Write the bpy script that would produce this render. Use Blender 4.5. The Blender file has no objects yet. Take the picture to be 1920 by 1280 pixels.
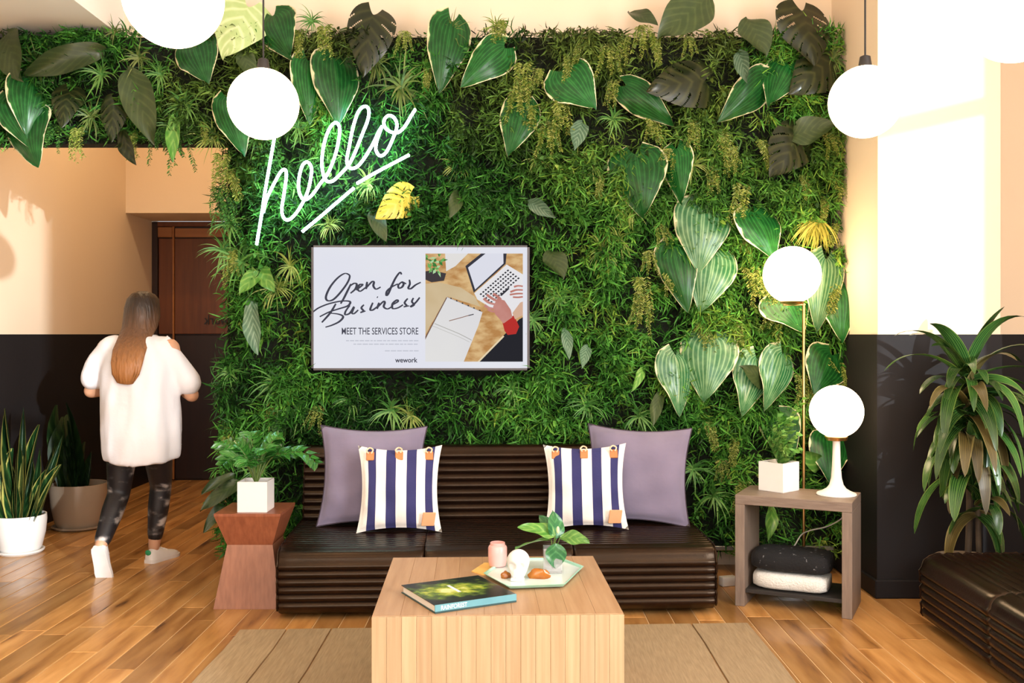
import bpy, bmesh, math, random
import numpy as np
from mathutils import Vector, Matrix, Euler, noise as mnoise
random.seed(7); RNG = np.random.default_rng(7)
PI = math.pi
SC = bpy.context.scene
COL = SC.collection

# ------------------------------------------------------------------ camera
F, CH, HZ = 1850.0, 1.35, 626.0          # focal length in px, eye height, horizon row
cam = bpy.data.cameras.new('camera'); cam.sensor_width = 36.0; cam.lens = 36.0*F/1920.0
cam.shift_y = -(640-HZ)/1920.0; cam.clip_start = 0.05; cam.clip_end = 100
camo = bpy.data.objects.new('camera', cam); COL.objects.link(camo)
camo.location = (0, 0, CH); camo.rotation_euler = (PI/2, 0, 0)
SC.camera = camo

def P(x, y, d):            # photo pixel + distance -> world point
    return Vector(((x-960)*d/F, d, CH-(y-HZ)*d/F))
def onz(x, y, z):          # photo pixel on the horizontal plane z
    return P(x, y, F*(CH-z)/(y-HZ))

# ------------------------------------------------------------------ world, sun, added fill lights, exposure
W = bpy.data.worlds.new('world'); SC.world = W; W.use_nodes = True
W.node_tree.nodes['Background'].inputs[0].default_value = (0.86, 0.93, 1.0, 1)
W.node_tree.nodes['Background'].inputs[1].default_value = 0.6
SUNV = Vector((-0.56, 0.81, -0.13)).normalized()
sun = bpy.data.lights.new('sun', 'SUN'); sun.energy = 2.5; sun.angle = 0.012; sun.color = (0.86, 0.94, 1.0)
suno = bpy.data.objects.new('sun', sun); COL.objects.link(suno); suno.location = (6, -6, 5)
suno.rotation_euler = (-SUNV).to_track_quat('Z', 'Y').to_euler()
def area(name, loc, rot, sx, sy, power, color):
    l = bpy.data.lights.new(name, 'AREA'); l.shape = 'RECTANGLE'; l.size = sx; l.size_y = sy
    l.energy = power; l.color = color
    o = bpy.data.objects.new(name, l); COL.objects.link(o); o.location = loc; o.rotation_euler = rot
    return o
area('rear_fill_light', (-0.7, -2.40, 2.1), (PI/2, 0, 0), 4.6, 3.2, 125, (1.0, 0.98, 0.96))  # added fill inside the room, standing in for diffuse daylight from behind
area('side_fill_light', (3.62, 0.6, 2.1), (PI/2, 0, PI/2), 2.4, 3.0, 270, (0.95, 0.97, 1.0))  # added fill before the solid right wall, no window there
vs = SC.view_settings; vs.view_transform = 'Standard'; vs.look = 'None'; vs.gamma = 1.0
vs.use_curve_mapping = False; vs.exposure = 0.55

# ------------------------------------------------------------------ materials
def new_mat(name):
    m = bpy.data.materials.new(name); m.use_nodes = True
    nt = m.node_tree
    return m, nt, nt.nodes['Principled BSDF']
def nd(nt, typ, **kw):
    n = nt.nodes.new(typ)
    for k, v in kw.items():
        if k.startswith('_'): setattr(n, k[1:], v)
        else: n.inputs[k].default_value = v
    return n
def ramp(nt, stops, src, interp='LINEAR'):
    r = nt.nodes.new('ShaderNodeValToRGB'); r.color_ramp.interpolation = interp
    e = r.color_ramp.elements
    while len(e) < len(stops): e.new(0.5)
    for el, (p, c) in zip(e, stops):
        el.position = p; el.color = (c[0], c[1], c[2], 1)
    nt.links.new(src, r.inputs[0])
    return r
def mat(name, c1, c2=None, scale=8.0, rough=0.5, metal=0.0, stretch=(1,1,1), bump=0.0, bscale=None, coord='Object', detail=3.0,
        spec=0.5, sheen=0.0, coat=0.0, trans=0.0, sub=0.0, rnd=0.0, stops=None):
    m, nt, b = new_mat(name)
    if c2 is None: c2 = tuple(min(1, v*0.86) for v in c1)
    tc = nt.nodes.new('ShaderNodeTexCoord'); mp = nd(nt, 'ShaderNodeMapping', Scale=stretch)
    nt.links.new(tc.outputs[coord], mp.inputs[0]); vec = mp.outputs[0]
    oi = None
    if rnd > 0:
        oi = nt.nodes.new('ShaderNodeObjectInfo')
        mm = nd(nt, 'ShaderNodeVectorMath', _operation='ADD')
        sc_ = nd(nt, 'ShaderNodeVectorMath', _operation='SCALE'); sc_.inputs['Scale'].default_value = 37.0
        cb = nt.nodes.new('ShaderNodeCombineXYZ')
        for i in range(3): nt.links.new(oi.outputs['Random'], cb.inputs[i])
        nt.links.new(cb.outputs[0], sc_.inputs[0]); nt.links.new(vec, mm.inputs[0]); nt.links.new(sc_.outputs[0], mm.inputs[1])
        vec = mm.outputs[0]
    nz = nd(nt, 'ShaderNodeTexNoise', Scale=scale, Detail=detail); nt.links.new(vec, nz.inputs['Vector'])
    r = ramp(nt, stops or [(0.3, c1), (0.7, c2)], nz.outputs['Fac'])
    out = r.outputs[0]
    if rnd > 0:
        hv = nt.nodes.new('ShaderNodeHueSaturation')
        mr = nd(nt, 'ShaderNodeMapRange'); mr.inputs['To Min'].default_value = 1-rnd; mr.inputs['To Max'].default_value = 1+rnd
        nt.links.new(oi.outputs['Random'], mr.inputs[0]); nt.links.new(mr.outputs[0], hv.inputs['Value']); nt.links.new(out, hv.inputs['Color'])
        out = hv.outputs[0]
    nt.links.new(out, b.inputs['Base Color'])
    b.inputs['Roughness'].default_value = rough; b.inputs['Metallic'].default_value = metal
    b.inputs['Specular IOR Level'].default_value = spec
    b.inputs['Sheen Weight'].default_value = sheen; b.inputs['Coat Weight'].default_value = coat
    b.inputs['Transmission Weight'].default_value = trans
    if sub: b.inputs['Subsurface Weight'].default_value = sub
    if bump:
        bn = nd(nt, 'ShaderNodeTexNoise', Scale=bscale or scale*3, Detail=4.0); nt.links.new(vec, bn.inputs['Vector'])
        bu = nd(nt, 'ShaderNodeBump', Strength=bump, Distance=0.01); nt.links.new(bn.outputs['Fac'], bu.inputs['Height'])
        nt.links.new(bu.outputs[0], b.inputs['Normal'])
    return m
def tint(m, c): m.node_tree.nodes['Principled BSDF'].inputs['Specular Tint'].default_value = (*c, 1)
def emit(name, c, s, c2=None, scale=4.0, stretch=(1,1,1)):
    m = bpy.data.materials.new(name); m.use_nodes = True; nt = m.node_tree; nt.nodes.clear()
    o = nt.nodes.new('ShaderNodeOutputMaterial'); e = nt.nodes.new('ShaderNodeEmission')
    e.inputs[0].default_value = (*c, 1); e.inputs[1].default_value = s
    if c2:
        tc = nt.nodes.new('ShaderNodeTexCoord'); mp = nd(nt, 'ShaderNodeMapping', Scale=stretch)
        nt.links.new(tc.outputs['Object'], mp.inputs[0])
        nz = nd(nt, 'ShaderNodeTexNoise', Scale=scale, Detail=3.0); nt.links.new(mp.outputs[0], nz.inputs['Vector'])
        r = ramp(nt, [(0.35, c), (0.65, c2)], nz.outputs['Fac']); nt.links.new(r.outputs[0], e.inputs[0])
    nt.links.new(e.outputs[0], o.inputs[0])
    return m
def mathn(nt, op, a, b=None, c=None):
    n = nt.nodes.new('ShaderNodeMath'); n.operation = op
    for i, v in enumerate((a, b, c)):
        if v is None: continue
        if isinstance(v, (int, float)): n.inputs[i].default_value = v
        else: nt.links.new(v, n.inputs[i])
    return n.outputs[0]
def leaf_mat(name, dark, light, margin=None, veins=9.0, mstart=0.86, rough=0.35, vein_mix=0.6, rnd=0.18, cross=False, spec=0.5):
    """UV: u across (0..1, midrib at .5), v along. Stripes follow the real veins, margin is the leaf's own pale rim."""
    m, nt, b = new_mat(name)
    uv = nt.nodes.new('ShaderNodeUVMap'); sp = nt.nodes.new('ShaderNodeSeparateXYZ'); nt.links.new(uv.outputs[0], sp.inputs[0])
    s = mathn(nt, 'ABSOLUTE', mathn(nt, 'MULTIPLY_ADD', sp.outputs[0], 2.0, -1.0))
    tc = nt.nodes.new('ShaderNodeTexCoord'); nz = nd(nt, 'ShaderNodeTexNoise', Scale=5.0, Detail=3.0); nt.links.new(tc.outputs['Object'], nz.inputs['Vector'])
    if cross: st = mathn(nt, 'SINE', mathn(nt, 'MULTIPLY', mathn(nt, 'MULTIPLY_ADD', s, -0.35, sp.outputs[1]), veins*6.28))
    else: st = mathn(nt, 'SINE', mathn(nt, 'MULTIPLY', s, veins*6.28))
    k = mathn(nt, 'MULTIPLY', mathn(nt, 'POWER', mathn(nt, 'MULTIPLY_ADD', st, 0.5, 0.5), 4.0), vein_mix)
    k = mathn(nt, 'ADD', k, mathn(nt, 'MULTIPLY_ADD', nz.outputs['Fac'], 0.8, -0.3))
    r = ramp(nt, [(0.05, dark), (0.85, light)], k)
    col = r.outputs[0]
    if margin:
        e = mathn(nt, 'ADD', s, mathn(nt, 'MULTIPLY_ADD', nz.outputs['Fac'], 0.30, -0.15))
        f = nd(nt, 'ShaderNodeMapRange'); nt.links.new(e, f.inputs[0]); f.inputs[1].default_value = mstart; f.inputs[2].default_value = mstart+0.05
        mx = nt.nodes.new('ShaderNodeMix'); mx.data_type = 'RGBA'
        nt.links.new(f.outputs[0], mx.inputs[0]); nt.links.new(col, mx.inputs[6]); mx.inputs[7].default_value = (*margin, 1)
        col = mx.outputs[2]
    oi = nt.nodes.new('ShaderNodeObjectInfo'); hv = nt.nodes.new('ShaderNodeHueSaturation')
    mr = nd(nt, 'ShaderNodeMapRange'); mr.inputs['To Min'].default_value = 1-rnd; mr.inputs['To Max'].default_value = 1+rnd
    nt.links.new(oi.outputs['Random'], mr.inputs[0]); nt.links.new(mr.outputs[0], hv.inputs['Value']); nt.links.new(col, hv.inputs['Color'])
    nt.links.new(hv.outputs[0], b.inputs['Base Color'])
    b.inputs['Roughness'].default_value = rough; b.inputs['Specular IOR Level'].default_value = spec
    return m
def vcol_mat(name, rough=0.5, spec=0.35):
    m, nt, b = new_mat(name)
    a = nt.nodes.new('ShaderNodeAttribute'); a.attribute_name = 'Col'
    tc = nt.nodes.new('ShaderNodeTexCoord'); nz = nd(nt, 'ShaderNodeTexNoise', Scale=40.0); nt.links.new(tc.outputs['Object'], nz.inputs['Vector'])
    hv = nt.nodes.new('ShaderNodeHueSaturation'); nt.links.new(a.outputs['Color'], hv.inputs['Color'])
    nt.links.new(mathn(nt, 'MULTIPLY_ADD', nz.outputs['Fac'], 0.5, 0.75), hv.inputs['Value'])
    nt.links.new(hv.outputs[0], b.inputs['Base Color']); b.inputs['Roughness'].default_value = rough
    b.inputs['Specular IOR Level'].default_value = spec
    return m

M = {}
M['wall'] = mat('cream_paint', (0.82,0.67,0.50), (0.80,0.65,0.48), 1.2, 0.75, bump=0.04, bscale=60)
M['ceil'] = mat('ceiling_paint', (0.84,0.78,0.71), (0.82,0.76,0.69), 1.0, 0.8)
M['dado'] = mat('black_paint', (0.015,0.0135,0.014), (0.018,0.016,0.0165), 2.0, 0.5, bump=0.03, bscale=50, spec=0.10)
M['door'] = mat('dark_wood', (0.10,0.026,0.006), (0.16,0.045,0.011), 3.0, 0.38, stretch=(9,9,0.6))
M['doorl'] = mat('lighter_wood', (0.30,0.11,0.03), (0.36,0.14,0.04), 3.0, 0.4, stretch=(0.6,9,9))
M['doord'] = mat('darkest_wood', (0.014,0.0035,0.0016), (0.022,0.006,0.0025), 3.0, 0.4, stretch=(9,9,0.6))
M['ink'] = mat('black_ink', (0.006,0.005,0.005), rough=0.5)
M['plank'] = mat('oak_plank', (0.50,0.215,0.065), (0.60,0.29,0.10), 2.4, 0.30, stretch=(7,0.9,1), rnd=0.32, bump=0.05, bscale=10, coat=0.15, spec=0.35,
                 stops=[(0.24,(0.075,0.028,0.009)),(0.34,(0.32,0.140,0.038)),(0.50,(0.46,0.225,0.068)),(0.72,(0.58,0.31,0.11))])
M['subfloor'] = mat('joint_highlight', (0.70,0.50,0.28), rough=0.5)  # pale colour paints the bevel highlights of the plank joints into the gaps
M['rug'] = mat('woven_rug', (0.44,0.315,0.18), (0.33,0.23,0.125), 5, 0.95, stretch=(30,2,1), bump=0.5, bscale=60, rnd=0.12)
M['leather'] = mat('brown_leather', (0.013,0.0050,0.0028), (0.006,0.0025,0.0015), 6, 0.28, bump=0.06, bscale=90, spec=0.36)
tint(M['leather'], (1.0, 0.74, 0.52))
M['walnut'] = mat('walnut', (0.30,0.095,0.042), (0.21,0.060,0.026), 4, 0.40, stretch=(14,14,0.7))
M['walnutl'] = mat('walnut_pale', (0.33,0.14,0.078), (0.25,0.105,0.058), 4, 0.45, stretch=(18,18,0.6))
M['bamboo'] = mat('bamboo_stave', (0.53,0.37,0.215), (0.44,0.285,0.150), 3, 0.45, stretch=(22,22,0.8), rnd=0.09)
M['bambootop'] = mat('bamboo_top', (0.47,0.285,0.155), (0.38,0.215,0.107), 3, 0.42, stretch=(16,1.0,8), rnd=0.04)
M['greywood'] = mat('grey_wood', (0.235,0.175,0.135), (0.165,0.118,0.09), 4, 0.5, stretch=(2,16,16), bump=0.15, bscale=14)
M['greywoodv'] = mat('grey_wood_upright', (0.255,0.19,0.145), (0.18,0.13,0.10), 4, 0.5, stretch=(16,16,1.5), bump=0.15, bscale=14)
M['shelf'] = mat('dark_shelf', (0.02,0.017,0.015), rough=0.6)
M['white'] = mat('white_glaze', (0.83,0.80,0.75), (0.80,0.77,0.72), 3, 0.3)
M['whitematte'] = mat('white_ceramic', (0.84,0.82,0.79), (0.81,0.79,0.76), 3, 0.4)
M['beige'] = mat('beige_glaze', (0.40,0.31,0.225), (0.37,0.285,0.20), 3, 0.25)
M['soil'] = mat('soil', (0.03,0.018,0.01), (0.012,0.008,0.005), 40, 0.95, bump=0.8)
M['brass'] = mat('brass', (0.72,0.43,0.17), (0.66,0.38,0.14), 5, 0.28, metal=1.0)
M['steel'] = mat('steel', (0.6,0.6,0.6), rough=0.3, metal=1.0)
M['cord'] = mat('black_cord', (0.012,0.010,0.010), rough=0.5)
M['wcord'] = mat('white_cord', (0.75,0.72,0.68), rough=0.5)
M['globe'] = emit('lit_opal_glass', (1.0,0.72,0.44), 10.5, (1.0,0.73,0.45), 1.0)
M['neon'] = emit('lit_neon_tube', (0.50,0.98,1.0), 20.0, (0.52,0.98,1.0), 1.0)
M['bezel'] = mat('dark_bezel', (0.055,0.05,0.055), rough=0.35)
M['purple'] = mat('mauve_velvet', (0.215,0.180,0.265), (0.175,0.147,0.220), 5, 0.85, sheen=0.5, bump=0.12, bscale=25)
M['piping'] = mat('dark_piping', (0.05,0.035,0.05), rough=0.8)
M['tan'] = mat('tan_leather', (0.62,0.235,0.07), (0.55,0.20,0.055), 9, 0.55)
M['tanl'] = mat('pale_tan_leather', (0.80,0.40,0.20), (0.74,0.35,0.165), 9, 0.55)
M['rope'] = mat('cream_rope', (0.82,0.66,0.46), (0.7,0.52,0.33), 30, 0.8)
M['backer'] = mat('moss_backing', (0.002,0.004,0.001), (0.006,0.010,0.003), 20, 1.0, bump=0.8, bscale=30)  # near-black colour paints deep shade into the gaps between plants
M['moss'] = vcol_mat('moss_blades', 0.5, 0.2)
M['frond'] = vcol_mat('frond_leaflets', 0.5, 0.35)
M['stem'] = mat('green_stem', (0.10,0.17,0.03), (0.14,0.2,0.05), 6, 0.5)
M['trunk'] = mat('bark', (0.10,0.07,0.04), (0.06,0.04,0.025), 12, 0.8, bump=0.5)
M['hosta'] = leaf_mat('variegated_leaf', (0.005,0.055,0.010), (0.035,0.22,0.042), (0.80,0.74,0.45), 6, 0.92, rough=0.30, vein_mix=0.30, rnd=0.3, spec=0.3)
M['hostal'] = leaf_mat('pale_variegated_leaf', (0.020,0.12,0.040), (0.27,0.46,0.23), (0.80,0.74,0.45), 6, 0.93, rough=0.27, vein_mix=0.50, rnd=0.2)
M['olive'] = leaf_mat('olive_leaf', (0.028,0.050,0.014), (0.085,0.120,0.036), None, 7, cross=True, rough=0.4, vein_mix=0.25)
M['darkleaf'] = leaf_mat('dark_monstera_leaf', (0.008,0.015,0.004), (0.040,0.046,0.012), None, 5, cross=True, rough=0.28)
M['goldleaf'] = leaf_mat('yellow_monstera_leaf', (0.62,0.50,0.05), (0.80,0.68,0.13), None, 5, cross=True, rough=0.45)
M['paleleaf'] = leaf_mat('pale_lime_leaf', (0.38,0.50,0.20), (0.60,0.68,0.38), None, 5, cross=True, rough=0.5)
M['silver'] = leaf_mat('silver_green_leaf', (0.06,0.13,0.075), (0.22,0.33,0.22), None, 7, cross=True, rough=0.35)
M['snake'] = leaf_mat('snake_plant_leaf', (0.006,0.030,0.008), (0.035,0.10,0.022), (0.38,0.36,0.09), 5, 0.84, cross=True, rough=0.35)
M['darksnake'] = leaf_mat('dark_upright_leaf', (0.006,0.022,0.006), (0.025,0.06,0.015), None, 5, cross=True, rough=0.4)
M['zz'] = leaf_mat('glossy_green_leaflet', (0.016,0.11,0.016), (0.10,0.33,0.05), None, 3, rough=0.2, rnd=0.3)
M['drac'] = leaf_mat('strap_leaf', (0.008,0.036,0.008), (0.075,0.17,0.030), (0.13,0.20,0.04), 4, 0.9, rough=0.27, rnd=0.5)
M['dracb'] = leaf_mat('browning_strap_leaf', (0.05,0.040,0.012), (0.16,0.12,0.035), (0.18,0.15,0.05), 4, 0.84, rough=0.4, rnd=0.3)
M['ficus'] = leaf_mat('fresh_green_leaf', (0.065,0.20,0.03), (0.30,0.48,0.11), None, 4, cross=True, rough=0.3, vein_mix=0.3)
M['ficusd'] = leaf_mat('deep_green_leaf', (0.018,0.11,0.035), (0.10,0.30,0.10), None, 4, cross=True, rough=0.3, vein_mix=0.3)
M['skin'] = mat('skin', (0.60,0.33,0.20), (0.56,0.30,0.18), 5, 0.5, sub=0.05)
M['shirt'] = mat('white_cotton', (0.78,0.77,0.80), (0.74,0.73,0.76), 4, 0.85, bump=0.08, bscale=60)
M['legging'] = mat('marbled_leggings', (0.012,0.010,0.012), (0.30,0.25,0.22), 7, 0.5, stretch=(1,1,1.8),
                   stops=[(0.52,(0.008,0.007,0.009)),(0.57,(0.05,0.045,0.045)),(0.68,(0.50,0.44,0.40))], detail=5.0)
M['shoe'] = mat('white_shoe', (0.82,0.78,0.74), rough=0.5)
M['shoegreen'] = mat('green_tab', (0.02,0.30,0.12), rough=0.5)
M['eye'] = mat('eye', (0.03,0.02,0.015), rough=0.2)
M['lip'] = mat('lip', (0.45,0.16,0.12), rough=0.4)
M['mint'] = mat('mint_lacquer', (0.42,0.76,0.62), (0.38,0.72,0.58), 3, 0.2)
M['trayin'] = mat('marble_inlay', (0.74,0.84,0.80), (0.64,0.74,0.71), 9, 0.15)
M['pink'] = mat('pink_glass', (0.80,0.45,0.42), (0.78,0.42,0.39), 3, 0.25)
M['wax'] = mat('pink_wax', (0.85,0.6,0.5), rough=0.5)
M['coaster'] = mat('ochre_felt', (0.80,0.48,0.13), (0.75,0.43,0.11), 20, 0.9)
M['amber'] = mat('amber', (0.60,0.21,0.025), (0.36,0.10,0.012), 25, 0.12, trans=0.25)
M['glass'] = mat('pale_glass', (0.93,0.93,0.93), (0.9,0.9,0.9), 3, 0.12, trans=0.75)
M['page'] = mat('pages', (0.80,0.76,0.68), (0.70,0.66,0.58), 6, 0.8, stretch=(1,1,180))
M['teal'] = mat('teal_cloth', (0.13,0.33,0.38), (0.10,0.28,0.33), 8, 0.5)
M['tealdark'] = mat('dark_teal_cloth', (0.015,0.055,0.055), rough=0.5)
M['letterw'] = mat('white_print', (0.85,0.87,0.87), rough=0.5)
M['towel'] = mat('white_terry', (0.80,0.80,0.76), (0.72,0.72,0.68), 40, 0.95, bump=0.6, bscale=120)
M['blacktowel'] = mat('black_throw', (0.008,0.008,0.009), (0.5,0.5,0.5), 34, 0.95, stops=[(0.66,(0.008,0.008,0.009)),(0.74,(0.35,0.35,0.36))], bump=0.5, bscale=80)
M['frame'] = mat('window_frame', (0.05,0.05,0.05), rough=0.4)
M['shade'] = mat('roller_shade', (0.8,0.78,0.74), rough=0.9)

def stripes_mat():
    m, nt, b = new_mat('navy_and_cream_stripes')
    uv = nt.nodes.new('ShaderNodeUVMap'); sp = nt.nodes.new('ShaderNodeSeparateXYZ'); nt.links.new(uv.outputs[0], sp.inputs[0])
    cream, navy = (0.86,0.82,0.76), (0.032,0.032,0.130)
    edges = [(0.0,cream),(0.11,navy),(0.215,cream),(0.34,navy),(0.46,cream),(0.585,navy),(0.70,cream),(0.815,navy),(0.92,cream)]
    r = ramp(nt, edges, sp.outputs[0], 'CONSTANT')
    tc = nt.nodes.new('ShaderNodeTexCoord'); nz = nd(nt, 'ShaderNodeTexNoise', Scale=160.0); nt.links.new(tc.outputs['Object'], nz.inputs['Vector'])
    bu = nd(nt, 'ShaderNodeBump', Strength=0.25, Distance=0.004); nt.links.new(nz.outputs['Fac'], bu.inputs['Height']); nt.links.new(bu.outputs[0], b.inputs['Normal'])
    nt.links.new(r.outputs[0], b.inputs['Base Color']); b.inputs['Roughness'].default_value = 0.9
    return m
M['stripes'] = stripes_mat()
def cover_mat():
    m, nt, b = new_mat('forest_cover_print')
    uv = nt.nodes.new('ShaderNodeUVMap')
    vm = nd(nt, 'ShaderNodeVectorMath', _operation='SUBTRACT'); nt.links.new(uv.outputs[0], vm.inputs[0]); vm.inputs[1].default_value = (0.42,0.52,0)
    vs_ = nd(nt, 'ShaderNodeVectorMath', _operation='MULTIPLY'); nt.links.new(vm.outputs[0], vs_.inputs[0]); vs_.inputs[1].default_value = (1.5,2.2,0)
    ln = nd(nt, 'ShaderNodeVectorMath', _operation='LENGTH'); nt.links.new(vs_.outputs[0], ln.inputs[0])
    nz = nd(nt, 'ShaderNodeTexNoise', Scale=7.0, Detail=5.0); nt.links.new(uv.outputs[0], nz.inputs['Vector'])
    k = mathn(nt, 'ADD', ln.outputs['Value'], mathn(nt, 'MULTIPLY_ADD', nz.outputs['Fac'], 1.5, -0.75))
    r = ramp(nt, [(0.0,(0.74,0.76,0.34)),(0.25,(0.44,0.50,0.06)),(0.5,(0.12,0.20,0.02)),(0.8,(0.012,0.022,0.008)),(1.0,(0.006,0.008,0.008))], k)
    nt.links.new(r.outputs[0], b.inputs['Base Color']); b.inputs['Roughness'].default_value = 0.25
    return m
M['cover'] = cover_mat()
def hair_mat():
    m, nt, b = new_mat('ombre_hair')
    tc = nt.nodes.new('ShaderNodeTexCoord'); mp = nd(nt, 'ShaderNodeMapping', Scale=(60,60,3)); nt.links.new(tc.outputs['Object'], mp.inputs[0])
    nz = nd(nt, 'ShaderNodeTexNoise', Scale=1.0, Detail=3.0); nt.links.new(mp.outputs[0], nz.inputs['Vector'])
    sp = nt.nodes.new('ShaderNodeSeparateXYZ'); nt.links.new(tc.outputs['Object'], sp.inputs[0])
    mr = nd(nt, 'ShaderNodeMapRange'); mr.inputs[1].default_value = 1.52; mr.inputs[2].default_value = 1.17; nt.links.new(sp.outputs[2], mr.inputs[0])
    k = mathn(nt, 'ADD', mr.outputs[0], mathn(nt, 'MULTIPLY_ADD', nz.outputs['Fac'], 0.4, -0.2))
    r = ramp(nt, [(0.0,(0.022,0.012,0.007)),(0.5,(0.14,0.068,0.035)),(1.0,(0.36,0.15,0.045))], k)
    nt.links.new(r.outputs[0], b.inputs['Base Color']); b.inputs['Roughness'].default_value = 0.45
    bu = nd(nt, 'ShaderNodeBump', Strength=0.8, Distance=0.01); nt.links.new(nz.outputs['Fac'], bu.inputs['Height']); nt.links.new(bu.outputs[0], b.inputs['Normal'])
    return m
M['hair'] = hair_mat()

# ------------------------------------------------------------------ geometry helpers
class G:
    def __init__(s): s.v = []; s.f = []; s.uv = []
    def add(s, V, Fc, uv=None):
        o = len(s.v); s.v += [tuple(p) for p in V]; s.f += [tuple(i+o for i in f) for f in Fc]
        s.uv += list(uv) if uv else [(0,0)]*len(V)
        return s
    def box(s, x0, x1, y0, y1, z0, z1):
        return s.add([(x0,y0,z0),(x1,y0,z0),(x1,y1,z0),(x0,y1,z0),(x0,y0,z1),(x1,y0,z1),(x1,y1,z1),(x0,y1,z1)],
                     [(0,3,2,1),(4,5,6,7),(0,1,5,4),(1,2,6,5),(2,3,7,6),(3,0,4,7)])
    def bbox(s, x0, x1, y0, y1, z0, z1, b=0.004, seg=1):
        bm = bmesh.new(); bmesh.ops.create_cube(bm, size=1)
        for v in bm.verts: v.co = Vector(((x0+x1)/2+v.co.x*(x1-x0), (y0+y1)/2+v.co.y*(y1-y0), (z0+z1)/2+v.co.z*(z1-z0)))
        bmesh.ops.bevel(bm, geom=list(bm.edges), offset=b, segments=seg, affect='EDGES', profile=0.5)
        bm.verts.index_update()
        s.add([v.co[:] for v in bm.verts], [[v.index for v in f.verts] for f in bm.faces]); bm.free()
        return s
    def loft(s, rings, closed=True, cap=True):
        n = len(rings[0]); V = [p for r in rings for p in r]; Fc = []
        for i in range(len(rings)-1):
            for j in range(n if closed else n-1):
                a, b = i*n+j, i*n+(j+1) % n
                Fc.append((a, b, b+n, a+n))
        if cap and closed:
            Fc.append(tuple(reversed(range(n)))); Fc.append(tuple(range((len(rings)-1)*n, len(rings)*n)))
        return s.add(V, Fc)
    def lathe(s, prof, n=32, c=(0,0,0)):
        rings = [[(c[0]+r*math.cos(2*PI*j/n), c[1]+r*math.sin(2*PI*j/n), c[2]+z) for j in range(n)] for r, z in prof]
        return s.loft(rings)
    def tube(s, pts, r, n=8, cap=True):
        pts = [Vector(p) for p in pts]; m = len(pts)
        rs = r if isinstance(r, (list, tuple)) else [r]*m
        t0 = (pts[1]-pts[0]).normalized(); up = Vector((0,0,1)) if abs(t0.z) < 0.9 else Vector((0,1,0))
        nrm = (up - t0*up.dot(t0)).normalized(); rings = []
        for i in range(m):
            t = (pts[min(i+1, m-1)]-pts[max(i-1, 0)]).normalized()
            nrm = (nrm - t*nrm.dot(t)).normalized(); bi = t.cross(nrm)
            rings.append([tuple(pts[i]+(nrm*math.cos(2*PI*j/n)+bi*math.sin(2*PI*j/n))*rs[i]) for j in range(n)])
        return s.loft(rings, cap=cap)
    def capsule(s, pts, rs, n=14):
        """tapered limb with round ends"""
        pts = [Vector(p) for p in pts]; a, b = pts[0], pts[-1]
        ta = (pts[0]-pts[1]).normalized(); tb = (pts[-1]-pts[-2]).normalized()
        P2 = [a+ta*rs[0]*math.sin(q) for q in (1.45,1.1,0.6)] + pts + [b+tb*rs[-1]*math.sin(q) for q in (0.6,1.1,1.45)]
        R2 = [rs[0]*math.cos(q) for q in (1.45,1.1,0.6)] + list(rs) + [rs[-1]*math.cos(q) for q in (0.6,1.1,1.45)]
        return s.tube(P2, R2, n)
    def sphere(s, c, r, n=24, m=14, sc=(1,1,1)):
        rings = [[(c[0]+sc[0]*r*math.sin(PI*i/m)*math.cos(2*PI*j/n), c[1]+sc[1]*r*math.sin(PI*i/m)*math.sin(2*PI*j/n), c[2]-sc[2]*r*math.cos(PI*i/m)) for j in range(n)] for i in range(1, m)]
        o = len(s.v); s.loft(rings, cap=False)
        lo, hi = len(s.v), len(s.v)+1
        s.add([(c[0],c[1],c[2]-sc[2]*r),(c[0],c[1],c[2]+sc[2]*r)], [])
        for j in range(n):
            s.f.append((lo, o+(j+1) % n, o+j)); k = o+(m-2)*n; s.f.append((hi, k+j, k+(j+1) % n))
        return s
def cat(pts, k=8, closed=False):
    pts = [Vector(p) for p in pts]; out = []
    n = len(pts)
    for i in range(n-1):
        p0, p1, p2, p3 = pts[max(i-1,0)], pts[i], pts[i+1], pts[min(i+2,n-1)]
        for j in range(k):
            t = j/k
            out.append(0.5*((2*p1)+(p2-p0)*t+(2*p0-5*p1+4*p2-p3)*t*t+(3*p1-p0-3*p2+p3)*t**3))
    out.append(pts[-1])
    return out
def mesh(name, g, m, smooth=True, sharp=None):
    me = bpy.data.meshes.new(name); me.from_pydata(g.v, [], g.f)
    if g.uv and any(u != (0,0) for u in g.uv):
        l = me.uv_layers.new(name='UVMap'); idx = np.empty(len(me.loops), np.int32); me.loops.foreach_get('vertex_index', idx)
        l.data.foreach_set('uv', np.array(g.uv, np.float32)[idx].ravel())
    for x in (m if isinstance(m, (list, tuple)) else [m]): me.materials.append(x)
    if smooth:
        me.polygons.foreach_set('use_smooth', [True]*len(me.polygons))
        if sharp is not None: me.set_sharp_from_angle(angle=sharp)
    me.update()
    return me
def link(name, me, parent=None, mtx=None):
    o = bpy.data.objects.new(name, me); COL.objects.link(o)
    if parent is not None: o.parent = parent
    if mtx is not None: o.matrix_basis = mtx
    return o
def part(name, g, m, parent=None, smooth=True, sharp=0.6, mtx=None): return link(name, mesh(name, g, m, smooth, sharp), parent, mtx)
def wpart(name, g, m, parent, smooth=True, sharp=0.6):
    """geometry given in world coordinates under a (possibly placed) thing"""
    o = part(name, g, m, parent, smooth, sharp); o.matrix_basis = parent.matrix_basis.inverted()
    if parent.parent: o.matrix_basis = (parent.parent.matrix_basis @ parent.matrix_basis).inverted()
    return o
def tag(o, label, category, group=None, kind=None):
    o['label'] = label; o['category'] = category
    if group: o['group'] = group
    if kind: o['kind'] = kind
    return o
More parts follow.
